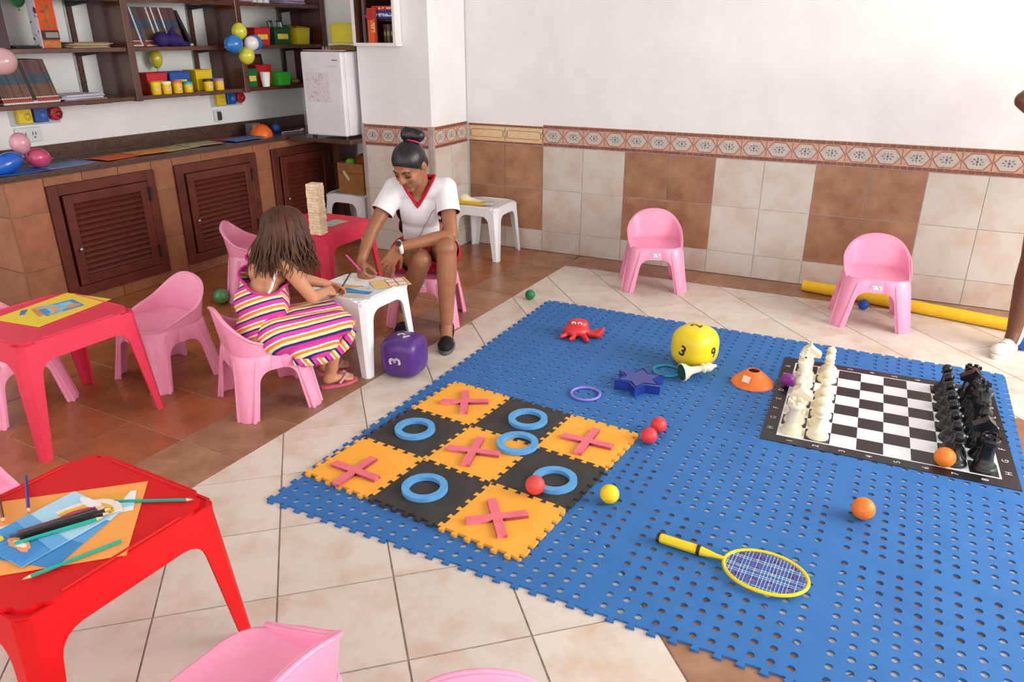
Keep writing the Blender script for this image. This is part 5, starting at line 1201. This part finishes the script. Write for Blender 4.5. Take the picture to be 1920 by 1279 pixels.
# head: cranium, face, jaw, cheeks, nose, brow, ears
caps += [('e', HP(0, -0.012, 0.03), (0.077, 0.094, 0.084), he), ('e', HP(0, 0.028, -0.032), (0.062, 0.062, 0.078), he), ('c', HP(0.03, 0.03, -0.075), 0.026, HP(-0.03, 0.03, -0.075), 0.026), ('e', HP(0, 0.062, -0.1), (0.022, 0.020, 0.018), he),
    ('e', HP(0.036, 0.062, -0.03), (0.024, 0.022, 0.024), he), ('e', HP(-0.036, 0.062, -0.03), (0.024, 0.022, 0.024), he), ('c', HP(0.034, 0.076, 0.022), 0.012, HP(-0.034, 0.076, 0.022), 0.012),
    ('c', HP(0, 0.088, 0.010), 0.009, HP(0, 0.104, -0.026), 0.0125), ('c', HP(0.012, 0.09, -0.032), 0.009, HP(-0.012, 0.09, -0.032), 0.009), ('c', HP(0.014, 0.082, -0.066), 0.0095, HP(-0.014, 0.082, -0.066), 0.0095),
    ('e', HP(0.077, -0.015, -0.012), (0.009, 0.02, 0.03), he), ('e', HP(-0.077, -0.015, -0.012), (0.009, 0.02, 0.03), he)]
caps += hand(wrR, (0.10, -0.62, -0.55), (0.75, 0.25, -0.55), (0.3, 0.5, 0.75), 0.92, (62, 55, 25), 0.1, (0.5, 0.7, 0.5))
caps += hand(wrL, (-0.52, -0.12, -0.80), (-0.25, 0.93, 0.1), (0.75, 0.2, -0.55), 0.95, (8, 10, 8), 0.75, (0.7, 0.2, 0.2))
blob('body', caps, skin_w, wo, 0.0048, 5, RW)
# hair, bun, brows, lashes, lips, earring
hmask = lambda p: (lambda q: q[2] < 1.02*q[1]-0.022)((hM.transposed() @ (Vector(p)-hc_)))
blob('hair', [('e', HP(0, -0.014, 0.032), (0.083, 0.098, 0.089), he), ('e', HP(0, -0.06, -0.02), (0.066, 0.045, 0.06), he)], hair_b, wo, 0.005, 3, RW, cut=hmask, planes=((HP(0, 0, -0.022), hM @ V(0.0, -1.02, 1.0)),))
bunc = HP(0.0, -0.105, 0.092)
blob('bun', [('e', bunc+V(-0.026, -0.01, 0.016), (0.036, 0.034, 0.038)), ('e', bunc+V(0.026, -0.012, 0.010), (0.037, 0.034, 0.034)), ('e', bunc+V(0, 0.02, 0.0), (0.042, 0.034, 0.034)), ('e', bunc+V(0.004, -0.016, 0.03), (0.024, 0.02, 0.02))], hair_b, wo, 0.005, 2, RW)
mb = MB(); bd_ = (bunc-HP(0, -0.02, 0.03)).normalized(); bx = bd_.cross(V(0, 0, 1)).normalized(); by = bd_.cross(bx); bc = bunc-bd_*0.026-RW
mb.tube([bc+bx*0.036*math.cos(2*math.pi*k/20)+by*0.036*math.sin(2*math.pi*k/20) for k in range(20)], 0.006, 0, 8, closed=True); mb.build('hair_tie', mat('magenta_band', '#d0256a', 0.6), wo)
mb = MB()
for sx in (-1, 1): mb.tube([HP(sx*0.016, 0.089, 0.021)-RW, HP(sx*0.034, 0.085, 0.027)-RW, HP(sx*0.052, 0.072, 0.021)-RW], [0.0035, 0.0042, 0.002], 0, 6)
mb.build('eyebrows', mat('brow_dark', '#241813', 0.7), wo)
mb = MB()
for sx in (-1, 1): mb.ell(HP(sx*0.032, 0.072, 0.001)-RW, (0.017, 0.012, 0.012), 0, 12, 8, he)
mb.build('eyelids', mat('eyelid_brown', '#6e4430', 0.5), wo)
mb = MB()
for sx in (-1, 1): mb.tube([HP(sx*0.017, 0.081, -0.006)-RW, HP(sx*0.032, 0.084, -0.010)-RW, HP(sx*0.048, 0.076, -0.007)-RW], 0.0022, 0, 6)
mb.build('eyelashes', mat('lash_black', '#120d0b', 0.6), wo)
mb = MB(); mb.tube([HP(-0.024, 0.082, -0.062)-RW, HP(-0.008, 0.091, -0.058)-RW, HP(0, 0.09, -0.060)-RW, HP(0.008, 0.091, -0.058)-RW, HP(0.024, 0.082, -0.062)-RW], [0.002, 0.0045, 0.004, 0.0045, 0.002], 0, 7); mb.tube([HP(-0.021, 0.082, -0.066)-RW, HP(0, 0.090, -0.071)-RW, HP(0.021, 0.082, -0.066)-RW], [0.002, 0.0055, 0.002], 0, 7); mb.build('lips', mat('lip_brown', '#8a4440', 0.4), wo)
mb = MB(); e_ = HP(0.079, -0.01, -0.045)-RW; mb.ell(e_+V(0, 0, -0.008), (0.005, 0.005, 0.016)); mb.build('earring', mat('pearl', '#e6e0d8', 0.25), wo)
# shirt with cut V neck
Vb = V(-0.498, 3.915, 0.712)
def vcut(p):
    d = p.z-Vb.z
    if p.y < 4.0 and d > 0 and abs(p.x-Vb.x) < 0.60*d: return True
    if (p-shR).dot((elR-shR).normalized()) > 0.145 and p.x < -0.6: return True
    if (p-shL).dot((elL-shL).normalized()) > 0.135 and p.x > -0.42 and p.z < 0.72: return p.x > -0.395
    return False
cs = [('e', V(-0.49, 4.13, 0.44), (0.148, 0.118, 0.10)), ('e', V(-0.49, 4.09, 0.56), (0.140, 0.108, 0.13), (R(18), 0, 0)), ('e', V(-0.488, 4.035, 0.68), (0.146, 0.104, 0.13), (R(25), 0, 0)),
    ('c', shR, 0.062, V(-0.49, 4.0, 0.785), 0.073), ('c', shL, 0.062, V(-0.49, 4.0, 0.785), 0.073), ('c', shR, 0.060, shR.lerp(elR, 0.75), 0.064), ('c', shL, 0.060, shL.lerp(elL, 0.75), 0.066)]
vpl = [(Vb, V(1, 0, -0.60)), (Vb, V(1, 0, 0.60)), (shR+(elR-shR).normalized()*0.145, elR-shR), (shL+(elL-shL).normalized()*0.135, elL-shL), (V(0, 4.0, 0), V(0, 1, 0)), (V(-0.598, 0, 0), V(1, 0, 0)), (V(-0.382, 0, 0), V(1, 0, 0)), (V(-0.62, 0, 0), V(1, 0, 0)), (V(-0.36, 0, 0), V(1, 0, 0))]
sh_ = blob('shirt', cs, shirt_w, wo, 0.006, 5, RW, cut=vcut, planes=vpl)
def shirt_paint(p, n):
    sl = min((p-shR.lerp(elR, t)).length for t in (0, .2, .4, .6)) if p.x < -0.49 else min((p-shL.lerp(elL, t)).length for t in (0, .2, .4, .6))
    dx = abs(p.x+0.49)
    if p.z < 0.71 and sl > 0.072 and dx > 0.108: return 2 if dx < 0.130 else 1
    return 0
paint(sh_, [shirt_r, shirt_d], shirt_paint, RW); sm2 = sh_.modifiers.new('thickness', 'SOLIDIFY'); sm2.thickness = 0.003; sm2.material_offset = 1
def on_surf(o, pts, off, root):
    out = []
    for p in pts:
        ok, loc, nor, i = o.closest_point_on_mesh(Vector(p)-Vector(root)); out.append(loc+nor*off)
    return out
def smooth_path(pts, n_=4):
    out = []
    for a, b in zip(pts, pts[1:]): out += [a.lerp(b, k/n_) for k in range(n_)]
    return out+[pts[-1]]
nk = min(edge_loops(sh_.data), key=lambda l: (sum(l, V(0, 0, 0))/len(l)+RW-V(-0.49, 3.95, 0.82)).length if len(l) > 20 else 9)
nk = even(nk, 0.012); cen = sum(nk, V(0, 0, 0))/len(nk)
mb = MB(); mb.tube([p+(p-cen).normalized()*0.004 for p in nk], 0.0105, 0, 8, closed=True, sq=0.6); mb.build('collar_trim', shirt_r, wo)
mb = MB(); mb.tube(on_surf(sh_, smooth_path([V(-0.37, 3.93, 0.80), V(-0.41, 3.92, 0.70), V(-0.47, 3.95, 0.58), V(-0.53, 3.98, 0.50)], 5), 0.001, RW), 0.0022, 0, 5); mb.build('piping', mat('mauve_piping', '#b08a98', 0.7), wo)
scut = lambda p: (p-hipR).dot((knR-hipR).normalized()) > 0.20 and p.x < -0.47 and p.y < 4.0 or (p-hipL).dot((knL-hipL).normalized()) > 0.22 and p.x >= -0.44 and p.y < 4.0
so = blob('shorts', [('e', V(-0.48, 4.14, 0.40), (0.195, 0.14, 0.11)), ('c', hipR, 0.112, hipR.lerp(knR, 0.62), 0.092), ('c', hipL+V(0.002, 0, 0), 0.112, hipL.lerp(knL, 0.66), 0.078)], shirt_r, wo, 0.006, 4, RW, cut=scut, planes=((hipR+(knR-hipR).normalized()*0.20, knR-hipR), (hipL+(knL-hipL).normalized()*0.22, knL-hipL))); so.modifiers.new('thickness', 'SOLIDIFY').thickness = 0.003
shoe_k = mat('black_canvas', '#17161a', 0.7, 0.25, '#1f1d20', 30, bump=0.2, bscale=150); sole_k = mat('grey_rubber', '#5b5a5c', 0.7)
def shoe(parent, an, d, root, L=0.23, upper=shoe_k, sole=sole_k, laces=None, hi=0.0, k_=1.0):
    d = Vector(d).normalized(); s_ = V(-d.y, d.x, 0); g = V(an.x, an.y, 0); rz = math.atan2(d.y, d.x); d = d*k_
    up = blob('shoe', [('e', g-d*0.035+V(0, 0, 0.045), (0.04, 0.036, 0.042), (0, 0, rz)), ('c', g-d*0.03+V(0, 0, 0.045), 0.036, g+d*0.07+V(0, 0, 0.038), 0.033), ('e', g+d*0.115+V(0, 0, 0.034), (0.06, 0.043, 0.03), (0, 0, rz)), ('c', g-d*0.015+V(0, 0, 0.05), 0.04, g-d*0.02+V(0, 0, 0.085+hi), 0.041)], upper, parent, 0.005, 4, root, cut=lambda p: p.z > 0.105+hi, planes=((V(0, 0, 0.105+hi), V(0, 0, 1)),))
    pts = []
    for k in range(24):
        a = 2*math.pi*k/24; x = math.cos(a); w_ = 0.043 if x > -0.2 else 0.036
        q = g+d*(0.052+0.128*x)+s_*(w_*math.sin(a)*1.08); pts.append((q.x-root.x, q.y-root.y))
    mb = MB(); mb.prism(pts, 0.001, 0.022, smooth=True); mb.build('sole', sole, parent)
    mb = MB()
    for k in range(5):
        c = g+d*(0.035+0.016*k)+V(0, 0, 0.078-0.004*k); mb.tube([c-s_*0.022-root+V(0, 0, -0.01), c-root+d*0.004, c+s_*0.022-root+V(0, 0, -0.01)], 0.0025, 0, 5)
    mb.build('laces', laces or shoe_k, parent)
    return up
shoe(wo, anL, (0.02, -1, 0), RW); shoe(wo, anR, (0.05, -1, 0), RW)
# watch and ring
mb = MB(); ax = (wrL-elL).normalized(); wx = ax.cross(V(0, 0, 1)).normalized(); wy = ax.cross(wx); wc = wrL-ax*0.012-RW
mb.tube([wc+wx*0.029*math.cos(2*math.pi*k/20)+wy*0.029*math.sin(2*math.pi*k/20) for k in range(20)], 0.0105, 0, 8, closed=True, up=ax); mb.build('watch_strap', mat('watch_cream', '#e9e6dc', 0.5), wo)
mb = MB(); fc_ = wc+(V(-0.1, -0.75, 0.65)).normalized()*0.036; qd = V(-0.1, -0.75, 0.65).to_track_quat('Z', 'Y').to_matrix().to_4x4(); mb.lathe([(0.016, 0), (0.016, 0.006), (0.012, 0.008)], 16, 0, Matrix.Translation(fc_) @ qd); mb.build('watch_dial', mat('watch_dark', '#2c2c30', 0.3), wo)
# pink pencil in the hand
pp = thing('pink_pencil', 'pink pencil held over the white sheet on the low table', 'pencil', (-0.752, 3.712, 0.391), 0)
v_ = V(-0.826, 3.615, 0.535)-V(-0.752, 3.712, 0.391); L_ = v_.length; qm = v_.to_track_quat('Z', 'Y').to_matrix().to_4x4()
mb = MB(); mb.lathe([(0.0045, 0.02), (0.0045, L_)], 6, 0, qm, smooth=False); mb.build('barrel', mat('pencil_pink', '#e0489a', 0.35), pp)
mb = MB(); mb.lathe([(0.0005, 0), (0.0045, 0.02)], 8, 0, qm); mb.build('cut_wood', MATS['pencil_wood'], pp)
# ---- girl in the striped dress
skin_g = mat('tan_skin', '#cf9674', 0.45, 0.4, '#c68a68', 9, sss=0.2); hair_n = mat('brown_hair', '#583320', 0.5, 0.35, '#3f2413', 30, 6, (0.35, 0.65), bump=0.12, bscale=100)
RG = V(-1.06, 3.1, 0)
gi = thing('person', 'seated child in a striped dress bent over the low white table, seen from behind', 'person', RG)
gh, gr, gf, gu, ge, gM = head_frame((-0.995, 3.225, 0.745), (0.42, 0.55, -0.62))
def GP(a, b, c): return gh+gr*a+gf*b+gu*c
sN, sF = V(-0.972, 3.105, 0.632), V(-1.150, 3.265, 0.628)
eN, wN = V(-0.893, 3.175, 0.462), V(-0.868, 3.335, 0.438); eF, wF = V(-0.99, 3.42, 0.47), V(-0.885, 3.455, 0.432)
hN, hF, kN, kF = V(-1.02, 3.005, 0.345), V(-1.13, 3.12, 0.345), V(-0.80, 3.18, 0.335), V(-0.885, 3.33, 0.335)
aN, aF = V(-0.855, 3.225, 0.075), V(-0.905, 3.37, 0.075)
caps = [('e', V(-1.085, 3.06, 0.37), (0.085, 0.085, 0.075)), ('e', V(-1.085, 3.11, 0.48), (0.078, 0.082, 0.10)), ('e', V(-1.072, 3.165, 0.585), (0.085, 0.085, 0.075)), ('c', sN, 0.036, V(-1.06, 3.18, 0.63), 0.045), ('c', sF, 0.036, V(-1.06, 3.18, 0.63), 0.045), ('c', V(-1.055, 3.185, 0.63), 0.037, GP(0, -0.02, -0.05), 0.036),
    ('c', sN, 0.037, eN, 0.028), ('c', eN, 0.029, wN, 0.021), ('c', sF, 0.037, eF, 0.028), ('c', eF, 0.029, wF, 0.021),
    ('c', hN, 0.065, kN, 0.044), ('c', hF, 0.065, kF, 0.044), ('c', kN, 0.043, kN.lerp(aN, 0.35), 0.042), ('c', kN.lerp(aN, 0.35), 0.042, aN, 0.027), ('c', kF, 0.043, kF.lerp(aF, 0.35), 0.042), ('c', kF.lerp(aF, 0.35), 0.042, aF, 0.027),
    ('e', GP(0, -0.01, 0.025), (0.07, 0.085, 0.078), ge), ('e', GP(0, 0.025, -0.03), (0.055, 0.056, 0.066), ge), ('c', GP(0, 0.078, 0.0), 0.007, GP(0, 0.09, -0.022), 0.010), ('e', GP(0, 0.06, -0.08), (0.018, 0.016, 0.014), ge), ('e', GP(0.068, -0.01, -0.01), (0.008, 0.016, 0.024), ge), ('e', GP(-0.068, -0.01, -0.01), (0.008, 0.016, 0.024), ge)]
for a_ in (aN, aF):
    d_ = V(0.82, 0.57, 0); g_ = V(a_.x, a_.y, 0)
    caps += [('c', a_, 0.027, g_-d_*0.02+V(0, 0, 0.042), 0.024), ('c', g_-d_*0.02+V(0, 0, 0.04), 0.023, g_+d_*0.07+V(0, 0, 0.031), 0.018)]
    for k in range(5):
        s2 = V(-d_.y, d_.x, 0)*(0.024-0.012*k); caps.append(('c', g_+d_*0.06+s2*0.9+V(0, 0, 0.029), 0.011, g_+d_*(0.108-0.006*abs(k-1.2))+s2+V(0, 0, 0.024), 0.0085 if k else 0.011))
caps += hand(wN, (0.25, 0.75, -0.2), (-0.55, 0.35, -0.65), (-0.6, 0.3, 0.6), 0.72, (40, 45, 25), 0.1) + hand(wF, (0.6, 0.1, -0.35), (0.2, -0.8, -0.5), (0.3, -0.5, 0.7), 0.72, (45, 45, 25), 0.1)
blob('body', caps, skin_g, gi, 0.0048, 5, RG)
mb = MB()
for sx in (-1, 1): mb.ell(GP(sx*0.028, 0.07, 0.0)-RG, (0.013, 0.009, 0.009), 0, 10, 8, ge)
mb.build('eyes', mat('eye_dark', '#2a1a14', 0.3), gi)
mb = MB(); mb.tube([GP(-0.018, 0.072, -0.052)-RG, GP(0, 0.08, -0.052)-RG, GP(0.018, 0.072, -0.052)-RG], [0.002, 0.005, 0.002], 0, 6); mb.build('lips', mat('lip_rose', '#b8605c', 0.4), gi)
band = [(1.5, '#d8429a'), (0.55, '#efe6e6'), (1.0, '#e88a30'), (0.9, '#d9e6b0'), (0.75, '#352a78')]
dress_t = stripes('striped_jersey_top', band, (0.37, -0.41, -1.0), 0.056, chevron=((0.71, 0.71, 0), 0.02, -1.0), warp=0.008)
dress_s = stripes('striped_jersey_skirt', band, (0.55, -0.60, -0.85), 0.058, warp=0.01)
trim_p = mat('magenta_trim', '#d23a90', 0.7, 0.2, '#c93088', 20)
lat = V(-0.74, 0.67, 0)
def gcut(p):
    l = (p-V(-1.062, 3.18, 0)).dot(lat); fwd = (p-V(-1.06, 3.18, 0)).dot(V(0.67, 0.74, 0))
    return p.z > 0.575+0.35*l
bod = blob('bodice', [('e', V(-1.085, 3.06, 0.36), (0.122, 0.115, 0.095)), ('e', V(-1.09, 3.09, 0.47), (0.118, 0.112, 0.11)), ('e', V(-1.08, 3.145, 0.575), (0.112, 0.108, 0.085)), ('c', sF, 0.046, V(-1.09, 3.21, 0.61), 0.052)], dress_t, gi, 0.006, 4, RG, cut=gcut, planes=((V(-1.062, 3.18, 0.575), V(0, 0, 1)-lat*0.35),)); bod.modifiers.new('thickness', 'SOLIDIFY').thickness = 0.003
# neckline trim: the open upper edge of the bodice
pts = even(max(edge_loops(bod.data), key=len), 0.012)
mb = MB(); mb.tube(pts, 0.006, 0, 7, closed=True); mb.build('neckline_trim', trim_p, gi)
mb = MB(); mb.tube([V(-1.045, 3.03, 0.515)-RG, V(-1.025, 3.04, 0.55)-RG, V(-1.012, 3.075, 0.60)-RG, V(-0.998, 3.12, 0.652)-RG, V(-0.985, 3.17, 0.672)-RG, V(-0.965, 3.21, 0.64)-RG, V(-0.955, 3.225, 0.585)-RG], 0.0055, 0, 7); mb.build('strap', mat('white_strap', '#eee6e6', 0.6), gi)
mb = MB()
for k in range(9):
    p = V(-1.165, 3.20, 0.56).lerp(V(-1.15, 3.30, 0.675), k/8)-RG; mb.ell(p, (0.016, 0.016, 0.012), 0, 8, 6, (k*0.7, k*0.4, 0))
mb.build('frill_strap', dress_s, gi)
sk = blob('skirt', [('e', V(-1.075, 3.06, 0.345), (0.115, 0.115, 0.075)), ('c', hN, 0.088, kN+V(0.02, 0.01, 0), 0.060), ('c', hF, 0.086, kF+V(0.02, 0.01, 0), 0.06), ('c', V(-0.97, 3.12, 0.36), 0.075, V(-0.83, 3.25, 0.35), 0.06), ('c', V(-0.99, 3.02, 0.31), 0.055, V(-0.825, 3.14, 0.265), 0.045), ('c', V(-0.95, 3.03, 0.27), 0.045, V(-0.85, 3.10, 0.235), 0.035)], dress_s, gi, 0.006, 6, RG)
hem = [V(-0.755, 3.255, 0.335), V(-0.748, 3.20, 0.30), V(-0.765, 3.155, 0.255), V(-0.80, 3.115, 0.228), V(-0.85, 3.07, 0.22), V(-0.905, 3.03, 0.225), V(-0.955, 2.995, 0.25)]
mb = MB(); hp = smooth_path(hem, 12); vs = []; fs = []
for i, p in enumerate(hp):
    t_ = (hp[min(i+1, len(hp)-1)]-hp[max(i-1, 0)]).normalized(); out = (V(0.5, -0.5, -0.8)); out = (out-t_*out.dot(t_)).normalized(); nn = t_.cross(out).normalized()
    for j in range(4): vs.append(p+out*(0.016*j-0.012)+nn*(0.011*math.sin(i*1.15)*j/3)-RG)
for i in range(len(hp)-1):
    for j in range(3): fs.append((i*4+j, (i+1)*4+j, (i+1)*4+j+1, i*4+j+1))
mb.add(vs, fs, 0, True)
frill_m = stripes('striped_frill', band, (0.72, 0.55, 0.4), 0.06)
mb.build('hem_frill', frill_m, gi, solid=0.002)
# flip flops
ffm = mat('pink_rubber', '#d86a80', 0.6, 0.3, '#c95c74', 12)
for a_ in (aN, aF):
    d_ = V(0.82, 0.57, 0); s2 = V(-d_.y, d_.x, 0); g_ = V(a_.x, a_.y, 0)+d_*0.036
    mb = MB(); mb.prism([tuple((g_+d_*0.093*math.cos(2*math.pi*k/24)+s2*(0.036 if math.cos(2*math.pi*k/24) > -0.2 else 0.03)*math.sin(2*math.pi*k/24)-RG).xy) for k in range(24)], 0.001, 0.014); mb.build('flip_flop', ffm, gi, bevel=0.002)
    mb = MB()
    for q in (-1, 1): mb.tube([g_+d_*0.06+V(0, 0, 0.03)-RG, g_+d_*0.035+s2*q*0.016+V(0, 0, 0.052)-RG, g_-d_*0.012+s2*q*0.034+V(0, 0, 0.02)-RG], [0.004, 0.009, 0.006], 0, 7)
    mb.build('sandal_strap', mat('rose_strap', '#c9949c', 0.4, 0.5, '#b9828c', 40), gi)
# hair: cap plus hanging wavy locks
blob('hair_cap', [('e', GP(0, -0.014, 0.03), (0.074, 0.086, 0.078), ge), ('c', GP(0, -0.04, 0.0), 0.076, V(-1.035, 3.185, 0.675), 0.07), ('c', V(-0.99, 3.19, 0.74), 0.075, V(-0.975, 3.20, 0.66), 0.05)], hair_n, gi, 0.006, 3, RG, cut=lambda p: (lambda q: q[1] > 0.055 and q[2] < 0.02)(gM.transposed() @ (Vector(p)-gh)))
mb = MB(); rr = random.Random(11)
for k in range(430):
    az = rr.uniform(0, 2*math.pi); c_ = V(-0.995, 3.215, 0.0); dx, dy = math.cos(az), math.sin(az)
    face = max(0.0, dx*0.61+dy*0.79)
    back = max(0.0, -dx*0.55-dy*0.6)
    zend = 0.60+rr.uniform(-0.025, 0.035)-0.03*max(0, dx-0.3); w1 = rr.uniform(0.085, 0.140)+0.06*back
    ph = rr.uniform(0, 6.28); path = []; top = GP(rr.uniform(-0.01, 0.01), -0.03, 0.118)
    for i in range(12):
        f = i/11
        if f < 0.4:
            a = f/0.4*math.pi/2; rad = (0.094+0.005*math.sin(k*7.3))*math.sin(a)+0.012*(1-f/0.4); z = 0.768+0.090*math.cos(a)+0.004*math.sin(k*3.1); q = V(c_.x+dx*rad, c_.y+dy*rad, z)
        else:
            g2 = (f-0.4)/0.6; rad = lerp(0.096, w1, g2**0.8); z = lerp(0.765, zend, g2); q = V(c_.x+dx*rad, c_.y+dy*rad, z)
            wv = 0.013*g2; q += V(-dy, dx, 0)*wv*math.sin(15*f+ph)+V(dx, dy, 0)*wv*math.cos(13*f+ph)
        path.append(q-RG)
    rad_ = rr.uniform(0.0035, 0.0068); mb.tube(path, [rad_*(0.7+0.5*math.sin(math.pi*min(1, i/8)))*(1.0 if i < 9 else (12-i)/3.6) for i in range(12)], 0, 6, sq=0.6)
lk = mb.build('hair_locks', hair_n, gi)
mb = MB(); mb.tube([V(-1.065, 3.08, 0.655)-RG, V(-1.072, 3.055, 0.62)-RG, V(-1.065, 3.045, 0.60)-RG], [0.004, 0.0035, 0.001], 0, 6); mb.build('stray_lock', hair_n, gi)
pk = thing('dark_pencil', 'dark pencil in the hand of the child over the drawing', 'pencil', (-0.835, 3.39, 0.40), 0)
v_ = V(0.055, 0.165, 0.085); qm = v_.to_track_quat('Z', 'Y').to_matrix().to_4x4()
mb = MB(); mb.lathe([(0.004, 0.012), (0.004, 0.16)], 6, 0, qm, smooth=False); mb.build('barrel', mat('pencil_dark', '#2a1d1c', 0.4), pk)
mb = MB(); mb.lathe([(0.0005, 0), (0.004, 0.012)], 8, 0, qm); mb.build('cut_wood', MATS['pencil_wood'], pk)
# ---- standing person at the right edge
RP = V(2.72, 3.74, 0)
pe = thing('person', 'standing person in white lace-up shoe mostly outside the right edge', 'person', RP)
skin_p = mat('deep_brown_skin', '#6e432e', 0.42, 0.45, '#633b28', 9, sss=0.1)
a1, k1, h1 = V(2.645, 3.675, 0.10), V(2.69, 3.74, 0.50), V(2.72, 3.80, 0.92); a2, k2, h2 = V(2.97, 3.86, 0.10), V(2.93, 3.84, 0.50), V(2.90, 3.84, 0.92)
s1_, s2_ = V(2.64, 3.72, 1.42), V(2.98, 3.84, 1.42)
e1_, w1_ = V(2.36, 3.62, 1.27), V(2.56, 3.52, 1.08); e2_, w2_ = V(3.12, 3.9, 1.15), V(3.06, 3.8, 0.95)
caps = [('e', V(2.81, 3.82, 0.96), (0.17, 0.12, 0.12)), ('e', V(2.81, 3.81, 1.12), (0.14, 0.1, 0.16)), ('e', V(2.81, 3.79, 1.32), (0.17, 0.11, 0.14)), ('c', s1_, 0.055, s2_, 0.055), ('c', V(2.81, 3.78, 1.42), 0.06, V(2.81, 3.76, 1.53), 0.05), ('e', V(2.81, 3.74, 1.63), (0.078, 0.095, 0.115)), ('c', V(2.81, 3.64, 1.62), 0.01, V(2.81, 3.63, 1.59), 0.014), ('e', V(2.735, 3.75, 1.62), (0.01, 0.02, 0.03)), ('e', V(2.885, 3.75, 1.62), (0.01, 0.02, 0.03)),
    ('c', s1_, 0.048, e1_, 0.040), ('c', e1_, 0.040, w1_, 0.027), ('c', s2_, 0.048, e2_, 0.040), ('c', e2_, 0.04, w2_, 0.027)]
for h_, k_, a_ in ((h1, k1, a1), (h2, k2, a2)): caps += [('c', h_, 0.092, k_, 0.06), ('c', k_, 0.058, k_.lerp(a_, 0.32), 0.060), ('c', k_.lerp(a_, 0.32), 0.060, a_, 0.036), ('c', a_, 0.036, a_+V(-0.02, -0.02, -0.05), 0.033)]
caps += hand(w1_, (0.6, 0.1, -0.7), (0.6, 0.5, 0.5), (0.2, -0.8, 0.3), 1.0) + hand(w2_, (-0.3, -0.4, -0.8), (-0.8, 0.1, 0.2), (0.1, -0.9, 0.4), 1.0)
blob('body', caps, skin_p, pe, 0.0065, 5, RP)
so = blob('shorts', [('e', V(2.81, 3.82, 0.97), (0.185, 0.135, 0.11)), ('c', h1, 0.108, h1.lerp(k1, 0.62), 0.095), ('c', h2, 0.108, h2.lerp(k2, 0.62), 0.095)], shirt_r, pe, 0.008, 4, RP, cut=lambda p: p.z < 0.80, planes=((V(0, 0, 0.80), V(0, 0, 1)),)); so.modifiers.new('thickness', 'SOLIDIFY').thickness = 0.003
so = blob('shirt', [('e', V(2.81, 3.82, 1.02), (0.175, 0.135, 0.12)), ('e', V(2.81, 3.81, 1.15), (0.16, 0.12, 0.17)), ('e', V(2.81, 3.79, 1.32), (0.185, 0.125, 0.15)), ('c', s1_, 0.065, s2_, 0.065), ('c', s1_, 0.06, s1_.lerp(e1_, 0.6), 0.06), ('c', s2_, 0.06, s2_.lerp(e2_, 0.6), 0.06)], shirt_w, pe, 0.008, 4, RP, cut=lambda p: p.z > 1.475 or p.x < 2.53 or p.x > 3.07, planes=((V(0, 0, 1.475), V(0, 0, 1)), (V(2.53, 0, 0), V(1, 0, 0)), (V(3.07, 0, 0), V(1, 0, 0)))); so.modifiers.new('thickness', 'SOLIDIFY').thickness = 0.003
blob('hair', [('e', V(2.81, 3.755, 1.65), (0.086, 0.103, 0.112))], hair_b, pe, 0.008, 2, RP, cut=lambda p: p.y < 3.69 and p.z < 1.70 or p.z < 1.6)
mb = MB()
for sx in (-1, 1): mb.ell(V(2.81+sx*0.032, 3.655, 1.64)-RP, (0.013, 0.008, 0.008))
mb.build('eyes', mat('eye_dark', '#2a1a14', 0.3), pe)
mb = MB(); mb.tube([V(2.785, 3.65, 1.565)-RP, V(2.81, 3.643, 1.565)-RP, V(2.835, 3.65, 1.565)-RP], [0.003, 0.007, 0.003]); mb.build('lips', MATS['lip_brown'], pe)
lace_w = mat('white_leather', '#e6e1d8', 0.5, 0.4, '#dcd6cb', 14); lac = mat('lace_grey', '#b8b0a4', 0.7)
shoe(pe, a1, (-0.78, -0.62, 0), RP, upper=lace_w, sole=mat('sole_cream', '#cfc7bb', 0.7), laces=lac, hi=0.075, k_=1.2)
shoe(pe, a2, (-0.5, -0.85, 0), RP, upper=lace_w, sole=MATS['sole_cream'], laces=lac, hi=0.05)
